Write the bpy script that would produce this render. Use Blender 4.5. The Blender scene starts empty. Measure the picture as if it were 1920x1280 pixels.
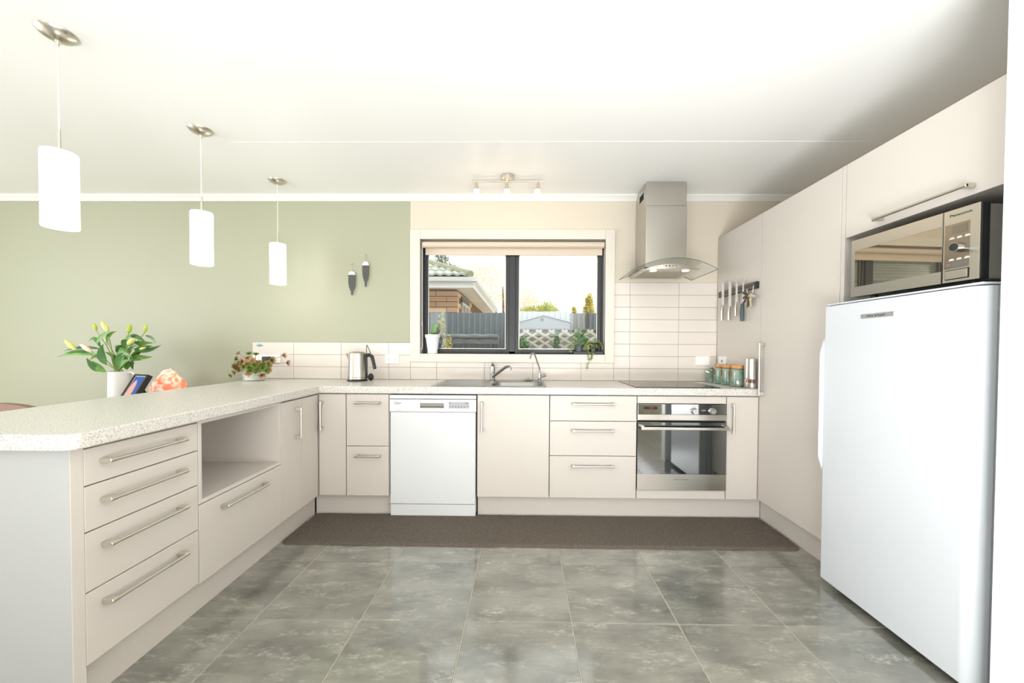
import bpy, bmesh, math, random
from mathutils import Vector, Matrix
random.seed(7)
S = bpy.context.scene
COL = S.collection
PI = math.pi

# ---------------------------------------------------------------- camera
def vec(*a): return Vector(a)
YAW, PITCH, ROLL = -0.01317, -0.01882, 0.00551
def cam_axes():
    cy, sy, cp, sp = math.cos(YAW), math.sin(YAW), math.cos(PITCH), math.sin(PITCH)
    f = vec(sy*cp, cy*cp, sp); r = vec(cy, -sy, 0); u = r.cross(f)
    return r*math.cos(ROLL)+u*math.sin(ROLL), u*math.cos(ROLL)-r*math.sin(ROLL), f
_r, _u, _f = cam_axes()
cam = bpy.data.cameras.new('camera')
cam.sensor_width = 36; cam.sensor_fit = 'HORIZONTAL'
cam.lens = 734.2858*36/1920
cam.shift_x = (960-973.089)/1920; cam.shift_y = (668.331-640)/1920
cam.clip_start = 0.05; cam.clip_end = 200
camo = bpy.data.objects.new('camera', cam); COL.objects.link(camo)
mt = Matrix((_r, _u, -_f)).transposed().to_4x4(); mt.translation = vec(1.54445, -3.28697, 1.17124)
camo.matrix_world = mt
S.camera = camo

# ---------------------------------------------------------------- world, lights, exposure
S.view_settings.view_transform = 'Standard'; S.view_settings.look = 'None'
S.view_settings.gamma = 1; S.view_settings.use_curve_mapping = False
S.view_settings.exposure = 0.0
W = bpy.data.worlds.new('sky'); S.world = W; W.use_nodes = True
nt = W.node_tree; bg = nt.nodes['Background']
tc = nt.nodes.new('ShaderNodeTexCoord'); no = nt.nodes.new('ShaderNodeTexNoise'); rp = nt.nodes.new('ShaderNodeValToRGB')
no.inputs['Scale'].default_value = 3.0; no.inputs['Detail'].default_value = 5
mp = nt.nodes.new('ShaderNodeMapping'); mp.inputs['Scale'].default_value = (1, 1, 3)
rp.color_ramp.elements[0].position = .35; rp.color_ramp.elements[0].color = (.84, .87, .90, 1)
rp.color_ramp.elements[1].position = .6; rp.color_ramp.elements[1].color = (.96, .96, .95, 1)
nt.links.new(tc.outputs['Generated'], mp.inputs['Vector']); nt.links.new(mp.outputs['Vector'], no.inputs['Vector'])
nt.links.new(no.outputs['Fac'], rp.inputs['Fac']); nt.links.new(rp.outputs['Color'], bg.inputs['Color'])
# overcast sky: brighter towards the zenith
sxyz = nt.nodes.new('ShaderNodeSeparateXYZ'); mx_ = nt.nodes.new('ShaderNodeMath'); mx_.operation = 'MAXIMUM'; mx_.inputs[1].default_value = 0
ma_ = nt.nodes.new('ShaderNodeMath'); ma_.operation = 'MULTIPLY_ADD'; ma_.inputs[1].default_value = 1.7; ma_.inputs[2].default_value = 1.05
nt.links.new(tc.outputs['Generated'], sxyz.inputs[0]); nt.links.new(sxyz.outputs['Z'], mx_.inputs[0]); nt.links.new(mx_.outputs[0], ma_.inputs[0])
nt.links.new(ma_.outputs[0], bg.inputs['Strength'])

def area(name, loc, target, sx, sy, power, col=(1, 1, 1)):
    l = bpy.data.lights.new(name, 'AREA'); l.shape = 'RECTANGLE'; l.size = sx; l.size_y = sy
    l.energy = power; l.color = col
    o = bpy.data.objects.new(name, l); COL.objects.link(o); o.location = loc
    d = Vector(target)-Vector(loc); o.rotation_euler = d.to_track_quat('-Z', 'Y').to_euler()
    return o
area('daylight_rear_window_right', (2.02, -6.25, 1.815), (2.02, 0, 1.4), 1.45, .62, 13, (.97, .99, 1))
area('daylight_rear_window_left', (-1.35, -6.25, 1.6), (-1.35, 0, 1.4), 1.9, 1.14, 26, (.97, .99, 1))
area('daylight_left_window', (-4.1, -2.9, 1.4), (3, -2.9, 1.4), 2.8, 1.9, 122, (.96, .99, 1))
area('right_side_fill', (3.7, -4.7, 1.5), (0, -4.7, 1.4), 1.7, 1.3, 34, (.97, .99, 1))  # added fill to brighten the left-run fronts, no window known there
area('ceiling_fill', (1.0, -3.95, .45), (1.4, -3.1, 2.45), 1.4, 1.0, 50, (.97, .99, 1))  # added up-facing fill lamp, brightens the ceiling from out of view
area('ceiling_fill_right', (2.2, -3.7, .45), (2.95, -2.8, 2.45), .9, .8, 74, (.97, .99, 1))  # second added fill, evens out the ceiling on the right
S.cycles.caustics_reflective = False; S.cycles.caustics_refractive = False
sun = bpy.data.lights.new('hazy_sun', 'SUN'); sun.energy = .8; sun.angle = .5; sun.color = (1, .98, .94)
suno = bpy.data.objects.new('hazy_sun', sun); COL.objects.link(suno); suno.rotation_euler = (math.radians(42), 0, math.radians(28))

# ---------------------------------------------------------------- materials
def lin(c):
    c = [v/255 for v in c]
    return tuple(v/12.92 if v <= .04045 else ((v+.055)/1.055)**2.4 for v in c)+(1,)
def mat(name, rgb, rough=.5, metal=0, spec=.5, emit=None, es=0, noise=None, bump=None, coat=0, rand=0, aniso=None):
    """noise=(scale, rgb2, lo, hi[, stretch])  bump=(scale, strength[, stretch])"""
    m = bpy.data.materials.new(name); m.use_nodes = True
    n, l = m.node_tree.nodes, m.node_tree.links
    b = n['Principled BSDF']; b.inputs['Base Color'].default_value = lin(rgb)
    b.inputs['Roughness'].default_value = rough; b.inputs['Metallic'].default_value = metal
    b.inputs['Specular IOR Level'].default_value = spec; b.inputs['Coat Weight'].default_value = coat
    if emit: b.inputs['Emission Color'].default_value = lin(emit); b.inputs['Emission Strength'].default_value = es
    t = n.new('ShaderNodeTexCoord')
    def tex(scale, stretch, detail=4):
        mp = n.new('ShaderNodeMapping'); mp.inputs['Scale'].default_value = stretch or (1, 1, 1)
        l.new(t.outputs['Object'], mp.inputs['Vector'])
        x = n.new('ShaderNodeTexNoise'); x.inputs['Scale'].default_value = scale; x.inputs['Detail'].default_value = detail
        l.new(mp.outputs['Vector'], x.inputs['Vector']); return x
    src = None
    if noise:
        x = tex(noise[0], noise[4] if len(noise) > 4 else None)
        r = n.new('ShaderNodeValToRGB'); e = r.color_ramp.elements
        e[0].position, e[0].color = noise[2], lin(rgb); e[1].position, e[1].color = noise[3], lin(noise[1])
        l.new(x.outputs['Fac'], r.inputs['Fac']); src = r.outputs['Color']
    if rand:
        oi = n.new('ShaderNodeObjectInfo'); mr = n.new('ShaderNodeMapRange')
        mr.inputs['To Min'].default_value = 1-rand; mr.inputs['To Max'].default_value = 1
        l.new(oi.outputs['Random'], mr.inputs['Value'])
        h = n.new('ShaderNodeHueSaturation'); h.inputs['Color'].default_value = lin(rgb)
        if src: l.new(src, h.inputs['Color'])
        l.new(mr.outputs['Result'], h.inputs['Value']); src = h.outputs['Color']
    if src: l.new(src, b.inputs['Base Color'])
    if bump:
        x = tex(bump[0], bump[2] if len(bump) > 2 else None)
        bp = n.new('ShaderNodeBump'); bp.inputs['Strength'].default_value = bump[1]; bp.inputs['Distance'].default_value = .01
        l.new(x.outputs['Fac'], bp.inputs['Height']); l.new(bp.outputs['Normal'], b.inputs['Normal'])
    return m
def glassmat(name, rgb, k=.9, rough=0.0):
    """thin sheet of glass: clear with a Fresnel reflection"""
    m = bpy.data.materials.new(name); m.use_nodes = True
    n, l = m.node_tree.nodes, m.node_tree.links
    out = n['Material Output']; n.remove(n['Principled BSDF'])
    tr = n.new('ShaderNodeBsdfTransparent'); tr.inputs['Color'].default_value = lin(rgb)
    gl = n.new('ShaderNodeBsdfGlossy'); gl.inputs['Roughness'].default_value = rough
    fr = n.new('ShaderNodeFresnel'); fr.inputs['IOR'].default_value = 1.45
    mul = n.new('ShaderNodeMath'); mul.operation = 'MULTIPLY'; mul.inputs[1].default_value = k
    mx = n.new('ShaderNodeMixShader')
    l.new(fr.outputs['Fac'], mul.inputs[0]); l.new(mul.outputs[0], mx.inputs['Fac'])
    l.new(tr.outputs[0], mx.inputs[1]); l.new(gl.outputs[0], mx.inputs[2]); l.new(mx.outputs[0], out.inputs['Surface'])
    return m

cab = mat('cabinet_melamine', (210, 203, 195), .42, bump=(900, .02, (1, 1, .05)))
cabin = mat('cabinet_carcass', (216, 210, 203), .5)
dark = mat('dark_gap', (30, 29, 28), .8)
steel = mat('brushed_steel', (196, 192, 184), .3, 1, bump=(300, .03, (.03, .03, 4)))
steelh = mat('brushed_steel_sideways', (200, 196, 188), .28, 1, bump=(300, .03, (.05, .05, 6)))
nickel = mat('satin_nickel', (216, 210, 198), .28, 1)
chrome = mat('chrome', (168, 168, 167), .08, 1)
wht = mat('white_enamel', (210, 214, 219), .25)
whtpl = mat('white_plastic', (244, 244, 242), .35)
dwwht = mat('dishwasher_white', (224, 226, 228), .3)
blkpl = mat('black_plastic', (36, 37, 39), .4)
blkgl = mat('black_glass', (18, 20, 21), .03, spec=.7)
ovengl = mat('oven_glass', (26, 32, 32), .03, spec=1.0)
ovengl.node_tree.nodes['Principled BSDF'].inputs['IOR'].default_value = 2.0
mirrorgl = mat('microwave_mirror_glass', (176, 168, 152), .02, .95)
greyink = mat('grey_print', (120, 122, 124), .5)
whiteink = mat('white_print', (225, 225, 222), .5)
blackink = mat('dark_print', (60, 58, 55), .5)
paintw = mat('ceiling_paint', (247, 247, 245), .45)
trimw = mat('white_trim_gloss', (238, 236, 232), .3)
green = mat('sage_green_paint', (172, 173, 151), .5, bump=(260, .03))
cream = mat('cream_paint', (219, 209, 192), .5, bump=(260, .03))
archm = mat('cream_trim', (224, 217, 206), .35)
tilem = mat('wall_tile_glaze', (230, 222, 214), .16, rand=.03, bump=(6, .02))
groutw = mat('wall_grout', (150, 138, 126), .8)
groutf = mat('floor_grout', (196, 190, 174), .8)
alum = mat('black_aluminium', (42, 45, 49), .35)
glass = glassmat('window_glass', (250, 252, 251), .8)
hoodgl = glassmat('canopy_glass', (250, 252, 251), .25)
glassedge = mat('glass_edge', (70, 82, 76), .15)
blindm = mat('blind_fabric', (218, 203, 184), .7, bump=(500, .04))
shade = mat('opal_glass_lit', (255, 255, 252), .3, emit=(255, 253, 248), es=3.4)
spotsh = mat('frosted_glass_lit', (255, 250, 240), .3, emit=(255, 232, 200), es=5)
lampem = mat('lamp_lens_lit', (255, 240, 220), .3, emit=(255, 225, 190), es=6)
redled = mat('red_digits', (90, 20, 15), .4, emit=(255, 60, 40), es=.7)

def worktop_mat():
    m = mat('speckled_laminate', (230, 226, 217), .26)
    n, l = m.node_tree.nodes, m.node_tree.links; b = n['Principled BSDF']
    t = n.new('ShaderNodeTexCoord')
    a = n.new('ShaderNodeTexNoise'); a.inputs['Scale'].default_value = 190; a.inputs['Detail'].default_value = 2
    c = n.new('ShaderNodeTexNoise'); c.inputs['Scale'].default_value = 330; c.inputs['Detail'].default_value = 1
    for x in (a, c): l.new(t.outputs['Object'], x.inputs['Vector'])
    r = n.new('ShaderNodeValToRGB'); e = r.color_ramp.elements
    e[0].position, e[0].color = .30, lin((168, 162, 154)); e[1].position, e[1].color = .44, lin((211, 207, 200))
    e2 = e.new(.66); e2.color = lin((228, 225, 219))
    r2 = n.new('ShaderNodeValToRGB'); f = r2.color_ramp.elements
    f[0].position, f[0].color = .27, lin((140, 136, 132)); f[1].position, f[1].color = .35, (1, 1, 1, 1)
    mx = n.new('ShaderNodeMix'); mx.data_type = 'RGBA'; mx.blend_type = 'MULTIPLY'; mx.inputs['Factor'].default_value = .8
    l.new(a.outputs['Fac'], r.inputs['Fac']); l.new(c.outputs['Fac'], r2.inputs['Fac'])
    l.new(r.outputs['Color'], mx.inputs['A']); l.new(r2.outputs['Color'], mx.inputs['B'])
    l.new(mx.outputs['Result'], b.inputs['Base Color']); return m
topm = worktop_mat()
def floor_mat():
    m = mat('grey_vinyl_tile', (140, 140, 130), .3)
    n, l = m.node_tree.nodes, m.node_tree.links; b = n['Principled BSDF']
    t = n.new('ShaderNodeTexCoord'); oi = n.new('ShaderNodeObjectInfo')
    mul = n.new('ShaderNodeMath'); mul.operation = 'MULTIPLY'; mul.inputs[1].default_value = 37
    st = n.new('ShaderNodeMapping'); st.inputs['Scale'].default_value = (.75, 1.7, 1); l.new(t.outputs['Object'], st.inputs['Vector'])
    l.new(oi.outputs['Random'], mul.inputs[0])
    add = n.new('ShaderNodeVectorMath'); l.new(st.outputs['Vector'], add.inputs[0]); l.new(mul.outputs[0], add.inputs[1])
    def nz(s, d, rr=.55):
        x = n.new('ShaderNodeTexNoise'); x.inputs['Scale'].default_value = s; x.inputs['Detail'].default_value = d
        x.inputs['Roughness'].default_value = rr; l.new(add.outputs[0], x.inputs['Vector']); return x
    a, c, d = nz(4.0, 7, .62), nz(9, 8, .72), nz(48, 8, .75)
    r = n.new('ShaderNodeValToRGB'); e = r.color_ramp.elements
    e[0].position, e[0].color = .36, lin((103, 103, 95)); e[1].position, e[1].color = .64, lin((142, 141, 131))
    l.new(a.outputs['Fac'], r.inputs['Fac'])
    r2 = n.new('ShaderNodeValToRGB'); f = r2.color_ramp.elements
    f[0].position, f[0].color = .50, (0, 0, 0, 1); f[1].position, f[1].color = .72, (1, 1, 1, 1)
    l.new(c.outputs['Fac'], r2.inputs['Fac'])
    r3 = n.new('ShaderNodeValToRGB'); g = r3.color_ramp.elements
    g[0].position, g[0].color = .44, (.06, .06, .06, 1); g[1].position, g[1].color = .62, (.8, .8, .8, 1)
    l.new(d.outputs['Fac'], r3.inputs['Fac'])
    mm = n.new('ShaderNodeMath'); mm.operation = 'MULTIPLY'
    l.new(r2.outputs['Color'], mm.inputs[0]); l.new(r3.outputs['Color'], mm.inputs[1])
    mx = n.new('ShaderNodeMix'); mx.data_type = 'RGBA'; mx.inputs['B'].default_value = lin((214, 211, 198))
    l.new(mm.outputs[0], mx.inputs['Factor']); l.new(r.outputs['Color'], mx.inputs['A'])
    l.new(mx.outputs['Result'], b.inputs['Base Color'])
    mr = n.new('ShaderNodeMapRange'); mr.inputs['To Min'].default_value = .15; mr.inputs['To Max'].default_value = .27; b.inputs['Coat Weight'].default_value = 1; b.inputs['Coat IOR'].default_value = 1.7; b.inputs['Coat Roughness'].default_value = .11
    l.new(c.outputs['Fac'], mr.inputs['Value']); l.new(mr.outputs['Result'], b.inputs['Roughness'])
    return m
floorm = floor_mat()
rugm = mat('brown_grey_pile', (104, 95, 86), .95, spec=.1, noise=(220, (142, 132, 121), .35, .68), bump=(420, .9))

# ---------------------------------------------------------------- mesh helpers
class MB:
    def __init__(s): s.v = []; s.f = []; s.m = []
    def add(s, vs, fs, mi=0):
        o = len(s.v); s.v += [Vector(p) for p in vs]; s.f += [tuple(i+o for i in f) for f in fs]; s.m += [mi]*len(fs); return s
    def box(s, x0, x1, y0, y1, z0, z1, mi=0):
        x0, x1 = min(x0, x1), max(x0, x1); y0, y1 = min(y0, y1), max(y0, y1); z0, z1 = min(z0, z1), max(z0, z1)
        return s.add([(x0, y0, z0), (x1, y0, z0), (x1, y1, z0), (x0, y1, z0), (x0, y0, z1), (x1, y0, z1), (x1, y1, z1), (x0, y1, z1)],
                     [(0, 3, 2, 1), (4, 5, 6, 7), (0, 1, 5, 4), (1, 2, 6, 5), (2, 3, 7, 6), (3, 0, 4, 7)], mi)
    def tube(s, path, r, n=10, caps=True, mi=0, closed=False):
        path = [Vector(p) for p in path]; k = len(path); rs = r if isinstance(r, (list, tuple)) else [r]*k
        vs = []; up = None
        for i, p in enumerate(path):
            a = path[(i-1) % k] if (i or closed) else p; b = path[(i+1) % k] if (i < k-1 or closed) else p
            t = (b-a).normalized()
            if up is None:
                up = Vector((0, 0, 1)) if abs(t.z) < .9 else Vector((1, 0, 0))
            x = t.cross(up).normalized(); y = x.cross(t).normalized(); up = y
            for j in range(n):
                q = 2*PI*j/n; vs.append(p+(x*math.cos(q)+y*math.sin(q))*rs[i])
        fs = []
        for i in range(k if closed else k-1):
            i2 = (i+1) % k
            for j in range(n):
                fs.append((i*n+j, i*n+(j+1) % n, i2*n+(j+1) % n, i2*n+j))
        if caps and not closed: fs += [tuple(range(n))[::-1], tuple((k-1)*n+j for j in range(n))]
        return s.add(vs, fs, mi)
    def cyl(s, p0, p1, r, r1=None, n=24, mi=0): return s.tube([p0, p1], [r, r if r1 is None else r1], n, True, mi)
    def lathe(s, prof, c, n=32, mi=0, capb=True, capt=True, sx=1, sy=1):
        vs = []; fs = []
        for r, z in prof:
            for j in range(n):
                q = 2*PI*j/n; vs.append((c[0]+r*sx*math.cos(q), c[1]+r*sy*math.sin(q), c[2]+z))
        for i in range(len(prof)-1):
            for j in range(n): fs.append((i*n+j, i*n+(j+1) % n, (i+1)*n+(j+1) % n, (i+1)*n+j))
        if capb: fs.append(tuple(range(n))[::-1])
        if capt: fs.append(tuple((len(prof)-1)*n+j for j in range(n)))
        return s.add(vs, fs, mi)
    def prism(s, poly, ax, a0, a1, mi=0):
        def P(u, w, a): return {'x': (a, u, w), 'y': (u, a, w), 'z': (u, w, a)}[ax]
        n = len(poly); vs = [P(u, w, a0) for u, w in poly]+[P(u, w, a1) for u, w in poly]
        return s.add(vs, [tuple(range(n))[::-1], tuple(range(n, 2*n))]+[(i, (i+1) % n, n+(i+1) % n, n+i) for i in range(n)], mi)
    def ell(s, c, rx, ry, rz, nu=12, nv=8, mi=0):
        prof = [(max(1e-4, math.sin(PI*i/nv)), -math.cos(PI*i/nv)) for i in range(nv+1)]
        vs = []; fs = []
        for r, z in prof:
            for j in range(nu):
                q = 2*PI*j/nu; vs.append((c[0]+rx*r*math.cos(q), c[1]+ry*r*math.sin(q), c[2]+rz*z))
        for i in range(nv):
            for j in range(nu): fs.append((i*nu+j, i*nu+(j+1) % nu, (i+1)*nu+(j+1) % nu, (i+1)*nu+j))
        return s.add(vs, fs, mi)
    def xf(s, M):
        s.v = [M @ p for p in s.v]; return s
    def leaf(s, path, w, side, fold=.25, mi=0, n=8):
        """blade along a quadratic path of three points, folded on the midrib"""
        a, b, c = [Vector(p) for p in path]; side = Vector(side).normalized(); vs = []
        for i in range(n+1):
            t = i/n; p = a*(1-t)**2+b*2*t*(1-t)+c*t*t; d = (b-a)*(1-t)+(c-b)*t
            up = d.cross(side); up = up.normalized() if up.length > 1e-6 else Vector((0, 0, 1))
            sd = up.cross(d).normalized()
            h = w*.5*max(.03, (math.sin(PI*min(1, t**.8)))**.95)
            vs += [p-sd*h+up*h*fold, p, p+sd*h+up*h*fold]
        fs = []
        for i in range(n):
            k = i*3; fs += [(k, k+1, k+4, k+3), (k+1, k+2, k+5, k+4)]
        return s.add(vs, fs, mi)

MW = {}
def finish(me, mats, bevel, ang, recalc=True):
    bm = bmesh.new(); bm.from_mesh(me)
    if recalc: bmesh.ops.recalc_face_normals(bm, faces=bm.faces)
    if bevel:
        off, seg = bevel if isinstance(bevel, tuple) else (bevel, 2)
        es = [e for e in bm.edges if len(e.link_faces) == 2 and e.calc_face_angle(0) > .6]
        bmesh.ops.bevel(bm, geom=es, offset=off, segments=seg, affect='EDGES', profile=.5, clamp_overlap=True)
    bm.to_mesh(me); bm.free()
    for m in (mats if isinstance(mats, (list, tuple)) else [mats]): me.materials.append(m)
    if ang is not None:
        me.shade_smooth(); me.set_sharp_from_angle(angle=math.radians(ang))
def mesh(name, mb, mats, bevel=None, ang=35, recalc=True):
    me = bpy.data.meshes.new(name); me.from_pydata([tuple(p) for p in mb.v], [], mb.f)
    for p, mi in zip(me.polygons, mb.m): p.material_index = mi
    finish(me, mats, bevel, ang, recalc); return me
def weigh(o):
    w = o.modifiers.new('weighted_normal', 'WEIGHTED_NORMAL'); w.keep_sharp = True; w.weight = 100
def thing(name, label, cat, loc, rz=0, group=None):
    o = bpy.data.objects.new(name, None); COL.objects.link(o); o.empty_display_size = .05
    o.location = loc; o.rotation_euler = (0, 0, rz); o['label'] = label; o['category'] = cat
    if group: o['group'] = group
    MW[o] = Matrix.Translation(loc) @ Matrix.Rotation(rz, 4, 'Z'); return o
def part(name, mb, mats, parent, bevel=None, ang=35, local=False, label=None, kind=None, recalc=True):
    if not local: mb.xf(MW[parent].inverted())
    o = bpy.data.objects.new(name, mesh(name, mb, mats, bevel, ang, recalc)); COL.objects.link(o); o.parent = parent
    if bevel and ang is not None: weigh(o)
    MW[o] = MW[parent]
    if label: o['label'] = label
    if kind: o['kind'] = kind
    return o
def solo(name, mb, mats, label=None, cat=None, group=None, kind=None, bevel=None, ang=35, recalc=True):
    lo = Vector([min(p[i] for p in mb.v) for i in range(3)]); hi = Vector([max(p[i] for p in mb.v) for i in range(3)])
    loc = Vector(((lo.x+hi.x)/2, (lo.y+hi.y)/2, lo.z)); mb.xf(Matrix.Translation(-loc))
    o = bpy.data.objects.new(name, mesh(name, mb, mats, bevel, ang, recalc)); COL.objects.link(o); o.location = loc
    if bevel and ang is not None: weigh(o)
    MW[o] = Matrix.Translation(loc)
    if label: o['label'] = label
    if cat: o['category'] = cat
    if group: o['group'] = group
    if kind: o['kind'] = kind
    return o
def piece(name, me, parent, loc, rot=None):
    o = bpy.data.objects.new(name, me); COL.objects.link(o); o.parent = parent
    o.location = MW[parent].inverted() @ Vector(loc)
    if rot: o.rotation_euler = rot
    return o
def copy_tree(o, parent=None):
    c = o.copy(); COL.objects.link(c); c.parent = parent
    for ch in list(o.children): copy_tree(ch, c)
    return c
def text(body, size, parent, origin, right, up, m, name='lettering', extrude=.0002, align='CENTER', width=None):
    cu = bpy.data.curves.new(name, 'FONT'); cu.body = body; cu.size = size; cu.extrude = extrude; cu.align_x = align; cu.align_y = 'CENTER'
    t = bpy.data.objects.new(name, cu); COL.objects.link(t)
    me = bpy.data.meshes.new_from_object(t.evaluated_get(bpy.context.evaluated_depsgraph_get()))
    bpy.data.objects.remove(t); bpy.data.curves.remove(cu)
    r = Vector(right).normalized(); u = Vector(up).normalized(); k = 1
    if width and len(me.vertices):
        xs = [p.co.x for p in me.vertices]; k = width/(max(xs)-min(xs))
    M = Matrix((r, u, r.cross(u))).transposed().to_4x4(); M.translation = Vector(origin)
    me.transform(MW[parent].inverted() @ M @ Matrix.Diagonal((k, 1, 1, 1)))
    me.materials.clear(); me.materials.append(m)
    o = bpy.data.objects.new(name, me); COL.objects.link(o); o.parent = parent; MW[o] = MW[parent]; return o
def poly_slab(name, outer, holes, z0, z1, m, bevel=0, parent=None):
    bm = bmesh.new()
    def loop(pts):
        vs = [bm.verts.new((x, y, z1)) for x, y in pts]
        for i in range(len(vs)): bm.edges.new((vs[i], vs[(i+1) % len(vs)]))
    loop(outer)
    for h in holes: loop(h)
    bmesh.ops.triangle_fill(bm, use_beauty=True, edges=bm.edges[:])
    bmesh.ops.dissolve_limit(bm, angle_limit=.01, verts=bm.verts[:], edges=bm.edges[:])
    r = bmesh.ops.extrude_face_region(bm, geom=bm.faces[:])
    for v in r['geom']:
        if isinstance(v, bmesh.types.BMVert): v.co.z = z0
    bmesh.ops.recalc_face_normals(bm, faces=bm.faces)
    if bevel:
        es = [e for e in bm.edges if len(e.link_faces) == 2 and e.calc_face_angle(0) > 1.2 and abs(e.verts[0].co.z-e.verts[1].co.z) < 1e-5]
        bmesh.ops.bevel(bm, geom=es, offset=bevel, segments=3, affect='EDGES', profile=.5, clamp_overlap=True)
    if parent is not None: bm.transform(MW[parent].inverted())
    me = bpy.data.meshes.new(name); bm.to_mesh(me); bm.free(); me.materials.append(m)
    me.shade_smooth(); me.set_sharp_from_angle(angle=math.radians(40))
    o = bpy.data.objects.new(name, me); COL.objects.link(o)
    if bevel: weigh(o)
    if parent is not None: o.parent = parent; MW[o] = MW[parent]
    return o
def rrect(x0, x1, y0, y1, r, n=5):
    pts = []
    for cx, cy, a0 in ((x1-r, y1-r, 0), (x0+r, y1-r, PI/2), (x0+r, y0+r, PI), (x1-r, y0+r, 1.5*PI)):
        for i in range(n+1):
            a = a0+PI/2*i/n; pts.append((cx+r*math.cos(a), cy+r*math.sin(a)))
    return pts
def struct(name, mb, mats, **k): return solo(name, mb, mats, kind='structure', **k)

# ---------------------------------------------------------------- room shell
XL, XR, YB, H = -4.2, 3.76, -6.3, 2.45
fl = struct('floor', MB().box(XL, XR, YB, .0, -.06, -.003), groutf)
P = .4559
tb = MB(); h = P/2-.0022
tb.add([(-h, -h, -.003), (h, -h, -.003), (h, h, -.003), (-h, h, -.003), (-h, -h, -.0015), (h, -h, -.0015), (h, h, -.0015), (-h, h, -.0015),
        (-h+.002, -h+.002, 0), (h-.002, -h+.002, 0), (h-.002, h-.002, 0), (-h+.002, h-.002, 0)],
       [(0, 1, 5, 4), (1, 2, 6, 5), (2, 3, 7, 6), (3, 0, 4, 7), (4, 5, 9, 8), (5, 6, 10, 9), (6, 7, 11, 10), (7, 4, 8, 11), (8, 9, 10, 11)])
tme = mesh('floor_tile', tb, floorm, ang=None)
for i in range(-6, 7):
    for j in range(0, 11):
        x = .38703+P*(i+.5); y = -1.17116+P*(.5-j+2)
        if y > -.1 or x > XR-.2: continue
        piece('floor_tile', tme, fl, (x, y, 0), (0, 0, random.choice((0, PI))))
struct("ceiling", MB().box(XL-.3, XR+2.4, YB-2.4, .45, H, H+.08), paintw)  # overhang past the walls is unseen, added to block the sun
# window opening
WX0, WX1, WZ0, WZ1 = .665, 2.222, 1.13, 2.092
TF = .006   # wall face, tiles stand proud to 0
wb = MB(); GX = .585
wb.box(XL, GX, TF, .16, -.06, H, 0); wb.box(GX, WX0, TF, .16, -.06, H, 1); wb.box(WX1, XR, TF, .16, -.06, H, 1)
wb.box(WX0, WX1, TF, .16, -.06, WZ0, 1); wb.box(WX0, WX1, TF, .16, WZ1, H, 1)
wall = struct('wall_back', wb, [green, cream])
def hole_wall(name, ax, a0, a1, u0, u1, hu0, hu1, hz0, hz1, m):
    b = MB()
    def bx(p, q, z0, z1):
        b.box(a0, a1, p, q, z0, z1) if ax == 'x' else b.box(p, q, a0, a1, z0, z1)
    bx(u0, hu0, -.06, H); bx(hu1, u1, -.06, H); bx(hu0, hu1, -.06, hz0); bx(hu0, hu1, hz1, H)
    return struct(name, b, m)
hole_wall('wall_left', 'x', XL-.12, XL, YB, .0, -4.4, -1.4, .4, 2.4, green)
b = MB().box(-2.3, -.4, YB-.12, YB, -.06, 1.03).box(1.295, 2.745, YB-.12, YB, -.06, 1.5).box(XL, -2.3, YB-.12, YB, -.06, H).box(-.4, 1.295, YB-.12, YB, -.06, H).box(2.745, XR, YB-.12, YB, -.06, H)
b.box(-2.3, -.4, YB-.12, YB, 2.17, H).box(1.295, 2.745, YB-.12, YB, 2.13, H); struct('wall_rear', b, cream)
hole_wall('wall_right', 'x', XR, XR+.12, YB, .16, -5.55, -3.85, .85, 2.15, cream)
struct('wall_end', MB().box(3.025, XR, -2.145, -2.045, 0, H), paintw, bevel=.002)
# cornice and ceiling battens
cp = [(TF, H), (TF-.042, H), (TF-.042, H-.012), (TF-.02, H-.03), (TF-.012, H-.047), (TF, H-.047)]
struct('trim_1', MB().prism(cp, 'x', XL, XR), trimw)
struct('trim_2', MB().box(-.325, -.295, -6.2, -.05, H-.0015, H), paintw)
struct('trim_3', MB().box(-.29, 3.7, -.85, -.825, H-.0015, H), paintw)

# wall tiles
PW, PH, Z0, X0 = .4048, .10254, .9115, -.40686
gr = MB().box(-.757, .586, .003, TF, .912, Z0+3*PH).box(.586, 2.295, .003, TF, .912, 1.06).box(2.295, 3.149, .003, TF, .912, Z0+8*PH)
part('grout', gr, groutw, wall)
tcache = {}
def wtile(x0, x1, z0, z1):
    x0 += .0012; x1 -= .0012; z0 += .0012; z1 -= .0012
    if x1-x0 < .012 or z1-z0 < .012: return
    k = (round(x1-x0, 3), round(z1-z0, 3))
    if k not in tcache:
        w, hh = k[0]/2, k[1]/2
        tcache[k] = mesh('wall_tile', MB().box(-w, w, 0, .005, -hh, hh), tilem, bevel=(.0012, 1), ang=None)
    piece('wall_tile', tcache[k], wall, ((x0+x1)/2, 0, (z0+z1)/2))
for i in range(-1, 9):
    for r in range(8):
        a, b = X0+i*PW, X0+(i+1)*PW; z0, z1 = Z0+r*PH, Z0+(r+1)*PH
        if r < 3: wtile(max(a, -.757), min(b, .586), z0, z1)
        if r < 2 and b > .586: wtile(max(a, .586), min(b, 2.295), z0, min(z1, 1.06))
        if b > 2.295: wtile(max(a, 2.295), min(b, 3.149), z0, z1)

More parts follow.
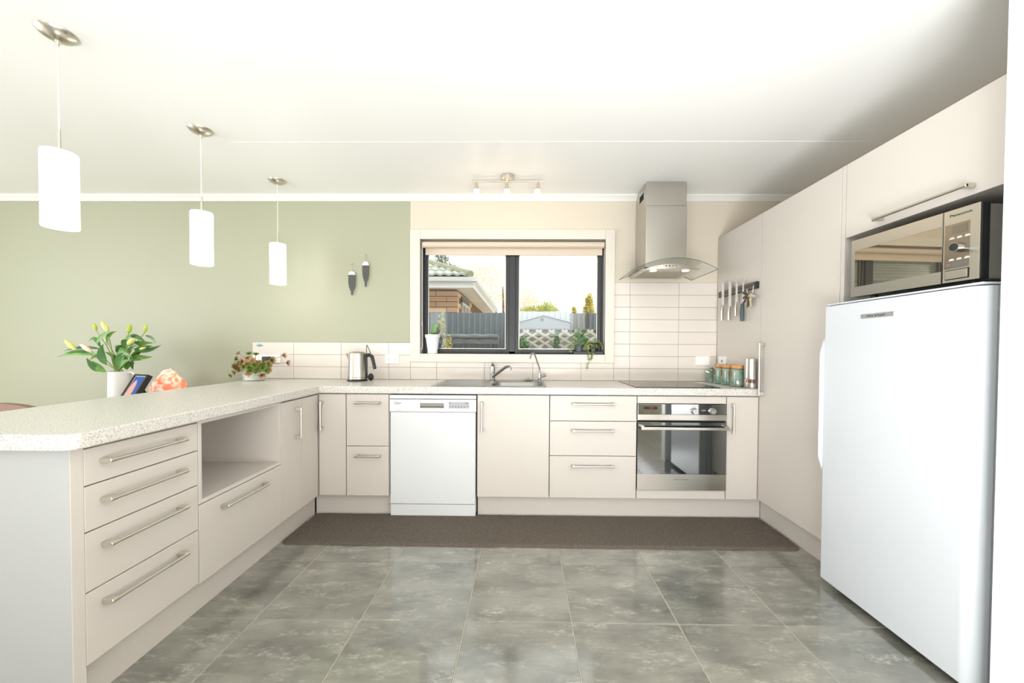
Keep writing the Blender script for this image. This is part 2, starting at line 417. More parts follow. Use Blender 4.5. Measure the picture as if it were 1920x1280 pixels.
# ---------------------------------------------------------------- kitchen window
win = bpy.data.objects.new('window_1', None); COL.objects.link(win); win.location = (1.44, .08, WZ0); win['kind'] = 'structure'
MW[win] = Matrix.Translation((1.44, .08, WZ0))
def ring(b, x0, x1, z0, z1, w, y0, y1, wt=None, wb_=None):
    wt = w if wt is None else wt; wb_ = w if wb_ is None else wb_
    b.box(x0, x0+w, y0, y1, z0, z1); b.box(x1-w, x1, y0, y1, z0, z1)
    b.box(x0+w, x1-w, y0, y1, z0, z0+wb_); b.box(x0+w, x1-w, y0, y1, z1-wt, z1); return b
a = MB()
for x0, x1, z0, z1 in ((.586, WX0+.006, 1.06, 2.167), (WX1-.006, 2.294, 1.06, 2.167), (WX0+.006, WX1-.006, 1.06, WZ0), (WX0+.006, WX1-.006, WZ1-.006, 2.167)):
    a.box(x0, x1, -.014, TF, z0, z1)
part('architrave', a, archm, win, bevel=(.003, 2))
a = MB(); a.box(WX0, WX0+.006, -.01, .075, WZ0, WZ1).box(WX1-.006, WX1, -.01, .075, WZ0, WZ1).box(WX0, WX1, -.01, .075, WZ1-.006, WZ1).box(WX0, WX1, -.018, .075, WZ0-.012, WZ0)
part('sill', a, archm, win, bevel=(.002, 2))
fr = part('frame', ring(MB(), WX0-.004, WX1+.004, WZ0-.002, WZ1+.002, .024, .07, .13).box(1.414, 1.466, .07, .13, WZ0, WZ1), alum, win, bevel=(.0015, 1))
for x0, x1, lx in ((.685, 1.414, 1.33), (1.466, 2.198, 1.55)):
    sh = part('sash', ring(MB(), x0, x1, WZ0+.012, WZ1-.012, .03, .078, .118), alum, win, bevel=(.0015, 1))
    part('glass_pane', MB().box(x0+.027, x1-.027, .095, .099, WZ0+.036, WZ1-.036), glass, win)
    part('glazing_bead', ring(MB(), x0+.03, x1-.03, WZ0+.042, WZ1-.042, .005, .088, .094), nickel, win)
    part('latch', MB().box(lx-.035, lx+.035, .058, .078, WZ0+.012, WZ0+.026).box(lx-.008, lx+.008, .045, .07, WZ0+.006, WZ0+.03), blkpl, win, bevel=.002)

# roller blind
bl = thing('roller_blind', 'cream roller blind wound up at the top of the kitchen window', 'blind', (1.44, .03, 1.95))
part('roller', MB().cyl((.684, .026, 2.049), (2.208, .026, 2.049), .027, n=28), blindm, bl)
part('fabric', MB().box(.70, 2.2, .0515, .053, 1.975, 2.05), blindm, bl)
part('bottom_bar', MB().box(.70, 2.2, .046, .058, 1.968, 1.986), blindm, bl, bevel=.003)
for x in (.677, 2.215): part('bracket', MB().box(x-.006, x+.006, .0, .062, 2.018, 2.086), mat('blind_bracket', (120, 112, 100), .5) if x < 1 else bpy.data.materials['blind_bracket'], bl, bevel=.003)
part('chain', MB().tube([(.684, .008, 2.03), (.684, .006, 1.45), (.687, .004, 1.25), (.688, .0, 1.19), (.683, -.004, 1.165), (.677, -.004, 1.17)], .0022, 6).ell((.684, .006, 1.38), .005, .005, .008, 8, 6), whtpl, bl)

# ---------------------------------------------------------------- handles
def handle_mb(p0, p1, out, proud=.032, r=.0062):
    """bar with two square feet; p0,p1 on the door face, out = outward normal"""
    p0, p1, out = Vector(p0), Vector(p1), Vector(out).normalized(); d = (p1-p0).normalized(); sd = d.cross(out)
    b = MB(); b.tube([p0+out*proud, p1+out*proud], r, 12)
    for q, s in ((p0, 1), (p1, -1)):
        c = [q+d*s*t for t in (.0, .022)]
        vs = [c[i]+sd*e*.0075+out*o for o in (0.0, proud+.003) for e in (-1, 1) for i in (0, 1)]
        b.add(vs, [(0, 1, 3, 2), (4, 6, 7, 5), (0, 4, 5, 1), (1, 5, 7, 3), (3, 7, 6, 2), (2, 6, 4, 0)])
    return b
def front(name, box, parent, h0, h1, out, local=False):
    d = part(name, MB().box(*box), cab, parent, bevel=(.0012, 1), local=local)
    if h0 is not None: part('handle', handle_mb(h0, h1, out), nickel, d, bevel=(.0015, 1), local=local)
    return d
CZ0, CZ1 = .15, .856
def carcass(b, x0, x1, y0, y1, z0, z1, t=.016):
    """cabinet box open to the front (y0 side)"""
    b.box(x0, x0+t, y0, y1, z0, z1).box(x1-t, x1, y0, y1, z0, z1).box(x0+t, x1-t, y0, y1, z0, z0+t).box(x0+t, x1-t, y0, y1, z1-t, z1).box(x0+t, x1-t, y1-t, y1, z0+t, z1-t)
    return b
YD = -.6; YC = -.581; OUT = (0, -1, 0)
def base_unit(name, label, x0, x1):
    t = thing(name, label, 'cabinet', ((x0+x1)/2, -.3, CZ0))
    part('carcass', carcass(MB(), x0+.001, x1-.001, YC, -.03, CZ0, CZ1), cabin, t)
    return t
# corner cabinet (L shaped) : back-run leaf and left-run leaf of the folding door
LO = Vector((.122, -.6, 0)); LTH = .027; LR = -PI/2+LTH
def Lw(v, n, z): return LO+Vector((math.sin(LTH), -math.cos(LTH), 0))*v+Vector((math.cos(LTH), math.sin(LTH), 0))*n+Vector((0, 0, z))
t = thing('corner_cabinet', 'beige corner base cabinet with folding door where the two counters meet', 'cabinet', (.1, -.4, CZ0))
c = MB().box(-.46, .312, YC, -.03, CZ0, CZ1)
c2 = MB().box(.004, .205, -.57, -.019, CZ0, CZ1).xf(Matrix.Translation(LO) @ Matrix.Rotation(LR, 4, 'Z')); c.add(c2.v, c2.f)
part('carcass', c, cabin, t)
front('door', (.126, .311, YD, YC-.0005, CZ0, CZ1-.002), t, (.150, YD, .607), (.150, YD, .807), OUT)
d = MB().box(.012, .207, -.0185, 0, CZ0, CZ1-.006).xf(Matrix.Translation(LO) @ Matrix.Rotation(LR, 4, 'Z'))
part('door', d, cab, t, bevel=(.0012, 1))
t = base_unit('drawer_cabinet', 'narrow beige two-drawer base cabinet left of the dishwasher', .3145, .6125)
front('drawer', (.317, .610, YD, YC-.0005, .497, CZ1-.002), t, (.382, YD, .797), (.558, YD, .797), OUT)
front('drawer', (.317, .610, YD, YC-.0005, CZ0, .493), t, (.382, YD, .43), (.558, YD, .43), OUT)
t = base_unit('sink_cabinet', 'beige single-door base cabinet under the sink, right of the dishwasher', 1.2215, 1.7215)
front('door', (1.225, 1.719, YD, YC-.0005, CZ0, CZ1-.002), t, (1.257, YD, .607), (1.257, YD, .808), OUT)
t = base_unit('drawer_cabinet', 'beige three-drawer base cabinet with wide fronts left of the oven', 1.7225, 2.3195)
for z0, z1, hz in ((.682, CZ1-.002, .80), (.442, .678, .618), (CZ0, .438, .374)):
    front('drawer', (1.725, 2.317, YD, YC-.0005, z0, z1), t, (1.874, YD, hz), (2.163, YD, hz), OUT)
t = base_unit('oven_cabinet', 'beige housing cabinet around the built-in oven', 2.3205, 2.9285)
part('top_panel', MB().box(2.323, 2.926, YD, YC-.0005, .806, CZ1-.002), cab, t, bevel=(.0012, 1))
part('bottom_panel', MB().box(2.323, 2.926, YD, YC-.0005, CZ0, .209), cab, t, bevel=(.0012, 1))
t = base_unit('narrow_cabinet', 'narrow beige single-door base cabinet right of the oven', 2.9295, 3.1465)
front('door', (2.932, 3.144, YD, YC-.0005, CZ0, CZ1-.002), t, (2.964, YD, .608), (2.964, YD, .808), OUT)

# left run (local frame: x = v towards the viewer, y = n out of the doors)
def lthing(name, label, cat='cabinet'): return thing(name, label, cat, tuple(LO), LR)
ON = (0, 1, 0)
t = lthing('narrow_cabinet', 'narrow beige single-door cabinet of the left counter, beside the open niche')
part('carcass', MB().box(.2085, .436, -.57, -.019, CZ0, CZ1), cabin, t, local=True)
front('door', (.213, .436, -.0185, 0, CZ0, CZ1-.006), t, (.281, 0, .607), (.281, 0, .805), ON, True)
t = lthing('niche_cabinet', 'beige base cabinet with an open niche above one deep drawer')
c = MB().box(.4385, .4555, -.57, 0, .495, CZ1).box(1.016, 1.0345, -.57, 0, .495, CZ1).box(.4555, 1.016, -.57, 0, .495, .513).box(.4385, .4555, -.57, -.0195, CZ0, .495).box(1.016, 1.0345, -.57, -.0195, CZ0, .495).box(.4555, 1.016, -.57, 0, .842, CZ1).box(.4555, 1.016, -.57, -.5, CZ0, .842).box(.4555, 1.016, -.5, -.02, CZ0, .17)
part('carcass', c, cab, t, local=True, bevel=(.001, 1))
d = front('drawer', (.4395, 1.033, -.0185, 0, CZ0, .491), t, (.592, 0, .437), (.91, 0, .437), ON, True)
t = lthing('drawer_cabinet', 'beige four-drawer cabinet at the near end of the left counter')
part('carcass', MB().box(1.0355, 1.481, -.57, -.019, CZ0, CZ1), cabin, t, local=True)
for z0, z1, hz in ((.732, .848, .80), (.584, .728, .672), (.391, .580, .524), (.157, .387, .334)):
    front('drawer', (1.038, 1.4805, -.0185, 0, z0, z1), t, (1.124, 0, hz), (1.434, 0, hz), ON, True)
ep = lthing('end_panel', 'tall flat panel with a shaded grey face closing the near end of the left counter', 'panel')
part('panel', MB().box(1.4825, 1.519, -.66, -.0025, 0, .8585), mat('end_panel_shaded', (176, 177, 177), .42), ep, bevel=.001, local=True)  # shade of the near face is put into this grey
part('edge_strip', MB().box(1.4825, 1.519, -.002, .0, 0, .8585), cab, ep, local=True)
bk = MB().box(-.05, 1.4815, -.60, -.572, .15, .8585).xf(Matrix.Translation(LO) @ Matrix.Rotation(LR, 4, 'Z'))
solo('back_panel', MB().box(.012, 1.4815, -.60, -.572, 0, .8585).xf(Matrix.Translation(LO) @ Matrix.Rotation(LR, 4, 'Z')), cab,
     'long beige panel on the dining side of the left counter', 'panel')
# kickboards
KZ = .1495
solo('kickboard', MB().box(.075, .6115, -.545, -.53, 0, KZ), cab, 'short recessed beige kickboard between the corner and the dishwasher', 'kickboard', bevel=.001)
solo('kickboard', MB().box(1.2225, 3.1985, -.545, -.53, 0, KZ), cab, 'long recessed beige kickboard from dishwasher to tall pantry', 'kickboard', bevel=.001)
solo('kickboard', MB().box(-.045, 1.4815, -.065, -.05, 0, KZ).xf(Matrix.Translation(LO) @ Matrix.Rotation(LR, 4, 'Z')), cab, 'recessed beige kickboard under the left counter drawers', 'kickboard', bevel=.001)
solo('kickboard', MB().box(3.2, 3.215, -1.266, -.546, 0, KZ), cab, 'recessed beige kickboard under the tall pantry beside the fridge', 'kickboard', bevel=.001)

# ---------------------------------------------------------------- worktop, sink, cooktop
SB = (1.303, 1.682, -.555, -.165)
outer = [(-.765, 0), (-.665, -.46), (-.617, -1.24), (-.555, -1.757), (-.515, -2.165), (.182, -2.152), (.200, -2.138), (.206, -2.115), (.135, -.614), (3.148, -.614), (3.148, 0)]
wt = poly_slab('worktop', outer, [[(SB[0]-.004, SB[2]-.004), (SB[1]+.004, SB[2]-.004), (SB[1]+.004, SB[3]+.004), (SB[0]-.004, SB[3]+.004)]], .8605, .9105, topm, bevel=.007)
wt['label'] = 'L-shaped pale speckled laminate worktop running round the kitchen'; wt['category'] = 'worktop'
ZT = .911
sinkst = mat('sink_steel', (158, 156, 152), .28, 1, bump=(300, .03, (.05, .05, 6)))
sk = thing('sink', 'stainless steel inset sink with a drainer on its left', 'sink', (1.3, -.36, ZT))
rim = poly_slab('rim', rrect(.893, 1.70, -.585, -.055, .02), [rrect(*SB, .06)], ZT, ZT+.003, sinkst, bevel=.001, parent=sk)
b = MB(); loops = []
for x, z in ((0, .003), (.004, -.004), (.012, -.03), (.02, -.13), (.045, -.15), (.12, -.152)):
    loops.append([(px, py, ZT+z) for px, py in rrect(SB[0]+x, SB[1]-x, SB[2]+x, SB[3]-x, max(.06, .06+x*.2))])
n = len(loops[0])
for i in range(len(loops)-1):
    b.add(loops[i]+loops[i+1], [(j, (j+1) % n, n+(j+1) % n, n+j) for j in range(n)])
b.add(loops[-1], [tuple(range(n))])
part('bowl', b, sinkst, sk, recalc=False)
part('drain', MB().lathe([(.04, 0), (.04, .004), (.028, .004), (.026, .001)], (1.49, -.36, ZT-.152), 24), chrome, sk)
b = MB()
for i in range(7):
    y = -.52+i*.065; b.tube([(.95, y, ZT+.003), (.96, y, ZT+.0055), (1.22, y, ZT+.0055), (1.23, y, ZT+.003)], .005, 8)
part('drainer_ribs', b, sinkst, sk, kind='stuff')
part('drainer_edge', MB().tube([(x, y, ZT+.003) for x, y in rrect(.925, 1.275, -.56, -.15, .05)], .0035, 8, closed=True), sinkst, sk)

tp = thing('mixer_tap', 'chrome single-lever mixer tap standing in the middle of the sink', 'tap', (1.29, -.115, ZT+.003))
part('body', MB().lathe([(.026, 0), (.026, .008), (.021, .014), (.02, .05), (.021, .10), (.019, .118), (.012, .124)], (1.29, -.115, ZT+.003)), chrome, tp)
part('spout', MB().tube([(1.29, -.118, .945), (1.325, -.16, .975), (1.385, -.235, 1.02), (1.405, -.26, 1.034), (1.43, -.29, 1.036), (1.438, -.30, 1.028), (1.438, -.30, 1.012)], [.013, .012, .0115, .0115, .0115, .012, .012], 14), chrome, tp)
part('lever', MB().tube([(1.29, -.115, 1.03), (1.289, -.105, 1.044), (1.283, -.075, 1.058)], [.017, .012, .007], 12), chrome, tp)
tp = thing('filter_tap', 'slim chrome filtered-water tap with hooked spout right of the sink bowl', 'tap', (1.672, -.105, ZT+.003))
part('body', MB().lathe([(.022, 0), (.02, .006), (.013, .012), (.0125, .05), (.009, .075), (.006, .09)], (1.672, -.105, ZT+.003), 20), chrome, tp)
part('spout', MB().tube([(1.672, -.105, .99), (1.67, -.106, 1.02), (1.655, -.118, 1.06), (1.635, -.135, 1.115), (1.627, -.142, 1.135), (1.615, -.152, 1.143), (1.604, -.162, 1.135), (1.594, -.17, 1.105), (1.592, -.172, 1.095)], .0055, 10), chrome, tp)
part('lever', MB().tube([(1.672, -.105, .945), (1.69, -.107, .952), (1.722, -.11, .966)], [.008, .011, .012], 12), chrome, tp)
pl = thing('sink_plug', 'steel sink plug lying upside down behind the sink bowl', 'plug', (1.575, -.085, ZT+.003))
part('dish', MB().lathe([(.02, 0), (.036, .004), (.037, .009), (.028, .016), (.02, .02)], (1.575, -.085, ZT+.003), 24), steelh, pl)
part('stem', MB().lathe([(.006, .02), (.004, .03), (.0025, .045), (.002, .052)], (1.575, -.085, ZT+.003), 10), chrome, pl)
ck = thing('cooktop', 'flat black glass cooktop set in the worktop above the oven', 'cooktop', (2.6, -.315, ZT))
o = poly_slab('glass_top', rrect(2.318, 2.902, -.577, -.06, .012), [], ZT-.0003, ZT+.0045, blkgl, bevel=.0015, parent=ck)
b = MB()
for cx, cy, r in ((2.46, -.2, .09), (2.75, -.2, .075), (2.46, -.42, .075), (2.75, -.42, .1)):
    b.tube([(cx+r*math.cos(q*PI/20), cy+r*math.sin(q*PI/20), ZT+.0042) for q in range(40)], .0007, 4, closed=True)
part('zone_marks', b, greyink, ck, kind='stuff')

# ---------------------------------------------------------------- dishwasher
dw = thing('dishwasher', 'white freestanding dishwasher under the worktop', 'dishwasher', (.917, -.3, .012))
DX0, DX1 = .619, 1.216
part('body', MB().box(DX0+.003, DX1-.003, -.565, -.04, .02, .83), mat('dishwasher_side', (190, 191, 192), .4), dw, bevel=.003)
for x in (DX0+.05, DX1-.05): part('foot', MB().cyl((x, -.12, 0), (x, -.12, .02), .018, n=12), blkpl, dw)
part('top_panel', MB().box(DX0-.003, DX1+.0, -.602, -.05, .826, .8515), dwwht, dw, bevel=.003)
cp_ = MB().box(DX0, DX1, -.605, -.566, .737, .822)
# control fascia with a recessed grip: build around the grip hole
gx0, gx1, gz0, gz1 = .829, .994, .775, .797
cp_ = MB().box(DX0, gx0, -.605, -.566, .737, .822).box(gx1, DX1, -.605, -.566, .737, .822).box(gx0, gx1, -.605, -.566, .737, gz0-.012).box(gx0, gx1, -.605, -.566, gz1, .822).box(gx0, gx1, -.580, -.566, gz0-.012, gz1)
part('control_panel', cp_, dwwht, dw)
part('grip', MB().prism([(-.604, gz0-.012), (-.585, gz0-.002), (-.58, gz0-.002), (-.58, gz0-.012)], 'x', gx0, gx1).box(gx0, gx1, -.597, -.58, gz0+.004, gz1), [mat('grip_grey', (150, 143, 137), .5)], dw)
part('door', MB().box(DX0+.004, DX1-.004, -.603, -.566, .097, .734), dwwht, dw, bevel=.003)
part('plinth', MB().box(DX0+.005, DX1-.003, -.600, -.575, .014, .093), dwwht, dw, bevel=.002)
ds = part('display', MB().box(1.028, 1.168, -.6065, -.604, .762, .806), blkgl, dw)
b = MB()
for i in range(5): b.cyl((1.055+i*.0205, -.607, .772), (1.055+i*.0205, -.606, .772), .005, n=10)
for x, z in ((1.036, .798), (1.036, .772), (1.155, .798), (1.145, .798), (1.158, .775)): b.box(x-.004, x+.004, -.607, -.606, z-.003, z+.003)
part('symbols', b, greyink, ds, kind='stuff')
text('beko', .024, dw, (.676, -.6055, .797), (1, 0, 0), (0, 0, 1), greyink)
b = MB().box(.66, .684, -.6056, -.605, .7835, .785).box(.664, .70, -.6056, -.605, .7465, .748)
part('marking', b, greyink, dw, kind='stuff')

# ---------------------------------------------------------------- oven
ov = thing('oven', 'built-in oven with dark glass door and steel trim', 'oven', (2.624, -.32, .212))
OX0, OX1 = 2.3225, 2.9265
part('body', MB().box(2.345, 2.905, -.582, -.08, .22, .79), mat('oven_casing', (90, 90, 88), .5, .6), ov)
cpn = part('control_panel', MB().box(OX0, OX1, -.61, -.5825, .731, .803), ovengl, ov, bevel=.0015)
part('trim_strip', MB().box(OX0, OX1, -.61, -.5825, .692, .7305), steelh, ov, bevel=.001)
part('vent', MB().box(OX0+.004, OX1-.004, -.592, -.5825, .678, .6918), dark, ov)
part('door_glass', MB().box(OX0, OX1, -.613, -.5825, .324, .678), ovengl, ov, bevel=.0015)
bt = part('door_base', MB().box(OX0, OX1, -.613, -.5825, .2125, .3235), steelh, ov, bevel=.0015)
part('handle', MB().box(2.338, OX1-.0, -.655, -.642, .632, .652).box(2.338, 2.36, -.645, -.612, .646, .658).box(OX1-.022, OX1, -.645, -.612, .646, .658), steelh, ov, bevel=.003)
for x in (2.705, 2.828):
    k = part('knob', MB().tube([(x, -.609, .757), (x, -.616, .757), (x, -.618, .757), (x, -.634, .757)], [.023, .022, .019, .0175], 24), steel, ov, bevel=None)
    part('pointer', MB().box(x-.0012, x+.0012, -.6348, -.634, .757, .772), blackink, k)
b = MB()
for i in range(4): b.cyl((2.372+i*.025, -.6104, .748), (2.372+i*.025, -.6099, .748), .0025, n=8)
b.box(2.70, 2.715, -.6106, -.61, .788, .790).box(2.822, 2.842, -.6106, -.61, .788, .790).box(2.755, 2.785, -.6106, -.61, .756, .766)
part('symbols', b, greyink, cpn, kind='stuff')
part('clock_window', MB().box(2.362, 2.455, -.6104, -.6099, .766, .785), mat('clock_glass', (44, 48, 40), .1), cpn)
text('12:00', .014, cpn, (2.412, -.6105, .7755), (1, 0, 0), (0, 0, 1), redled, 'clock_digits', .0003)
text('FISHER & PAYKEL', .009, bt, (2.622, -.6132, .287), (1, 0, 0), (0, 0, 1), blackink, width=.105)

# ---------------------------------------------------------------- range hood
hd = thing('range_hood', 'stainless steel chimney range hood with curved glass canopy', 'range hood', (2.625, -.2, 1.75))
part('chimney', MB().box(2.468, 2.772, -.275, -.001, 2.27, 2.4495), steel, hd, bevel=.003)
part('chimney_lower', MB().box(2.465, 2.775, -.278, -.001, 1.80, 2.2685), steel, hd, bevel=.003)
b = MB()
for i in range(6): b.box(2.4662, 2.4679, -.20+i*.018, -.19+i*.018, 2.345, 2.395)
part('vent_slots', b, dark, hd, kind='stuff')
def arch(x, half, rise, base): return base+rise*(1-((x-2.63)/half)**2)
N = 28; b = MB(); e = MB()
xs = [2.33+.6*i/N for i in range(N+1)]
yf = lambda x: -.452-.038*(1-((x-2.63)/.3)**2)
top = [(x, yf(x), arch(x, .3, .072, 1.752)) for x in xs]; bk_ = [(x, -.002, arch(x, .3, .072, 1.752)) for x in xs]
def off(p, d): return (p[0], p[1], p[2]+d)
vs = [off(p, .002) for p in top]+[off(p, .002) for p in bk_]+[off(p, -.002) for p in top]+[off(p, -.002) for p in bk_]
q = N+1; fs = []; fe = []
for i in range(N):
    fs += [(i, i+1, q+i+1, q+i), (2*q+i, 3*q+i, 3*q+i+1, 2*q+i+1)]
    fe += [(i, 2*q+i, 2*q+i+1, i+1), (q+i, q+i+1, 3*q+i+1, 3*q+i)]
fe += [(0, q, 3*q, 2*q), (N, 2*q+N, 3*q+N, q+N)]
b.add(vs, fs, 0); b.add(vs, fe, 1)
part('glass_canopy', b, [hoodgl, glassedge], hd, recalc=False)
b = MB(); M_ = 20; xs2 = [2.415+.42*i/M_ for i in range(M_+1)]
fz = lambda x: arch(x, .3, .072, 1.752)-.0045
yb = lambda x: -.375-.03*(1-((x-2.625)/.21)**2)
vs = [(x, yb(x), max(1.768, fz(x)-.02)) for x in xs2]+[(x, yb(x), 1.764) for x in xs2]+[(x, -.002, max(1.768, fz(x))) for x in xs2]+[(x, -.002, 1.764) for x in xs2]
q = M_+1; fs = []
for i in range(M_):
    fs += [(i, i+1, q+i+1, q+i), (q+i, q+i+1, 3*q+i+1, 3*q+i), (i, 2*q+i, 2*q+i+1, i+1), (2*q+i, 3*q+i, 3*q+i+1, 2*q+i+1)]
fs += [(0, q, 3*q, 2*q), (M_, 2*q+M_, 3*q+M_, q+M_)]
b.add(vs, fs); hb = part('body', b, steel, hd)
b = MB()
for i in range(5): b.cyl((2.575+i*.024, -.400, 1.783), (2.575+i*.024, -.412, 1.783), .0065, n=12)
part('buttons', b, chrome, hd, kind='stuff')
part('filter', MB().box(2.46, 2.79, -.30, -.05, 1.7605, 1.7638), mat('mesh_filter', (165, 158, 145), .4, 1, bump=(400, .3)), hd, bevel=.001)
for x in (2.505, 2.745):
    part('lamp', MB().cyl((x, -.335, 1.7605), (x, -.335, 1.7638), .024, n=20), lampem, hd)
    l = bpy.data.lights.new('hood_lamp_light', 'SPOT'); l.energy = 1.2; l.spot_size = 1.6; l.spot_blend = .7; l.color = (1, .87, .7); l.shadow_soft_size = .02
    o = bpy.data.objects.new('hood_lamp_light', l); COL.objects.link(o); o.location = (x, -.335, 1.755)

# ---------------------------------------------------------------- tall right-hand side
OX = (-1, 0, 0)
pt = thing('pantry_cabinet', 'tall beige pantry cabinet along the right wall', 'cabinet', (3.45, -.64, .15))
part('carcass', MB().box(3.169, 3.755, -1.266, -.004, .15, 2.095), cabin, pt)
part('filler_panel', MB().box(3.15, 3.1685, -.599, -.002, .15, 2.1), cab, pt, bevel=.001)
front('door', (3.15, 3.1685, -1.263, -.602, .152, 2.1), pt, (3.15, -.648, .872), (3.15, -.648, 1.222), OX)
part('side_panel', MB().box(3.15, 3.755, -1.291, -1.267, 0, 2.1), cab, pt, bevel=.001)
up = thing('overhead_cabinet', 'beige lift-up overhead cabinet above the microwave', 'cabinet', (3.45, -1.66, 1.735))
part('carcass', carcass(MB(), 3.17, 3.755, -2.04, -1.293, 1.737, 2.095), cabin, up)
front('door', (3.15, 3.1685, -2.04, -1.294, 1.735, 2.1), up, (3.15, -1.48, 1.765), (3.15, -1.86, 1.765), OX)

fg = thing('refrigerator', 'white single-door upright fridge with rounded door edges', 'fridge', (3.4, -1.635, 0))
FY0, FY1 = -1.972, -1.297
part('body', MB().box(3.118, 3.72, FY0, FY1, .035, 1.395), wht, fg, bevel=.006)
for x in (3.16, 3.66):
    for y in (FY0+.05, FY1-.05): part('foot', MB().cyl((x, y, 0), (x, y, .036), .02, n=12), blkpl, fg)
part('seal', MB().box(3.108, 3.119, FY0+.01, FY1-.01, .05, 1.38), mat('fridge_seal', (205, 212, 216), .6), fg)
pr = [(3.108, FY1)]
for i in range(9):
    a_ = PI/2*i/8; pr.append((3.062-.012*math.sin(a_)+.0, FY1-.012+.012*math.cos(a_)))
for i in range(13):
    a_ = PI/2*i/12; pr.append((3.092-.042*math.cos(a_), FY0+.042-.042*math.sin(a_)))
pr.append((3.108, FY0))
fdoor = part('door', MB().prism(pr, 'z', .028, 1.392), wht, fg, bevel=(.003, 1), ang=50)
part('top_cap', MB().box(3.06, 3.72, FY0+.004, FY1-.004, 1.3955, 1.404), wht, fg, bevel=.003)
hp = []
for i in range(21):
    t_ = i/20; z = .565+.665*t_; s_ = min(1, math.sin(PI*t_)*3.2); hp.append((z, s_))
b = MB(); vs = []
for z, s_ in hp:
    for dx, dy in ((0, .0), (-.03*s_-.001, .004), (-.038*s_-.001, .012), (-.03*s_-.001, .020), (.035, .016), (.035, 0.0)):
        vs.append((3.06+dx*.6, FY1-.006+dy, z))
k = 6; fs = [tuple(range(k)), tuple(20*k+j for j in range(k))]
for i in range(20):
    for j in range(k): fs.append((i*k+j, i*k+(j+1) % k, (i+1)*k+(j+1) % k, (i+1)*k+j))
b.add(vs, fs); part('handle', b, wht, fdoor, ang=60)
bd = part('badge', MB().box(3.0475, 3.0505, -1.668, -1.514, 1.316, 1.334), mat('badge_silver', (178, 178, 178), .35, .6), fdoor, bevel=.0006)
text('Fisher & Paykel', .014, fdoor, (3.0472, -1.588, 1.325), (0, -1, 0), (0, 0, 1), blackink, width=.085)

mw = thing('microwave', 'stainless steel microwave with mirrored door on top of the fridge', 'microwave', (3.3, -1.66, 1.404))
MY1, MY0, MZ0, MZ1, MXF = -1.398, -1.900, 1.425, 1.688, 3.1
part('body', MB().box(3.135, 3.55, MY0+.006, MY1-.006, MZ0+.002, MZ1-.003), mat('microwave_case', (190, 188, 180), .4, .6), mw, bevel=.003)
for x in (3.16, 3.5):
    for y in (MY0+.06, MY1-.06): part('foot', MB().cyl((x, y, 1.404), (x, y, MZ0+.004), .014, n=12), blkpl, mw)
part('side_band', MB().box(3.108, 3.136, MY0, MY1, MZ0, MZ1), blkpl, mw, bevel=.001)
split = -1.786
dr = part('door', ring(MB(), 0, 0, 0, 0, 0, 0, 0) if 0 else MB().box(MXF, 3.1085, split+.0015, MY1, MZ0, MZ0+.045).box(MXF, 3.1085, split+.0015, MY1, MZ1-.05, MZ1).box(MXF, 3.1085, MY1-.016, MY1, MZ0+.045, MZ1-.05), steelh, mw)
part('door_window', MB().box(MXF+.001, 3.1085, split+.0015, MY1-.016, MZ0+.045, MZ1-.05), mirrorgl, dr)
part('door_edge', MB().box(MXF-.001, 3.1085, split+.0005, split+.004, MZ0, MZ1), chrome, dr)
cpn = part('control_panel', MB().box(MXF, 3.1085, MY0, split-.0005, MZ0, MZ1), steelh, mw, bevel=.0008)
part('key_panel', MB().box(MXF-.001, MXF+.001, MY0+.03, split-.006, MZ0+.05, MZ1-.052), mat('key_panel', (150, 138, 122), .15, .8), cpn)
part('screen', MB().box(MXF-.0018, MXF, MY0+.038, split-.030, MZ1-.088, MZ1-.060), mat('lcd', (106, 98, 84), .3), cpn)
ky = (split-.02+MY0+.04)/2
part('knob', MB().tube([(MXF, -1.846, 1.545), (MXF-.012, -1.846, 1.545), (MXF-.03, -1.846, 1.545)], [.017, .0165, .016], 24).cyl((MXF-.03, -1.846, 1.545), (MXF-.0308, -1.846, 1.545), .0165, n=24), [chrome], cpn)
part('knob_cap', MB().cyl((MXF-.0309, -1.846, 1.545), (MXF-.032, -1.846, 1.545), .0135, n=24), blkpl, cpn)
b = MB()
for i in range(3):
    for z in (1.583, 1.505): b.box(MXF-.0016, MXF, -1.816-i*.024-.008, -1.816-i*.024+.008, z-.0018, z+.0018).box(MXF-.0016, MXF, -1.816-i*.024-.006, -1.816-i*.024+.006, z+.003, z+.005)
b.box(MXF-.0016, MXF, -1.862, -1.816, 1.6065, 1.608)
part('key_marks', b, whiteink, cpn, kind='stuff')
part('start_strip', MB().box(MXF-.0014, MXF, -1.866, split-.01, 1.484, 1.494), mat('key_blue_grey', (96, 100, 104), .4), cpn)
b = MB().cyl((MXF-.0018, -1.806, 1.489), (MXF, -1.806, 1.489), .004, n=10)
part('stop_key', b, mat('key_red', (170, 90, 90), .4), cpn)
part('door_button', MB().box(MXF-.004, MXF, MY0+.032, split-.012, MZ0+.012, MZ0+.042), steelh, cpn, bevel=.001)
part('button_gap', MB().box(MXF-.0008, MXF, MY0+.029, split-.009, MZ0+.009, MZ0+.045), dark, cpn)
text('Panasonic', .014, cpn, (MXF-.0008, -1.842, 1.667), (0, -1, 0), (0, 0, 1), blackink, width=.07)
mw.rotation_euler = (0, 0, .05)   # stands slightly turned towards the room
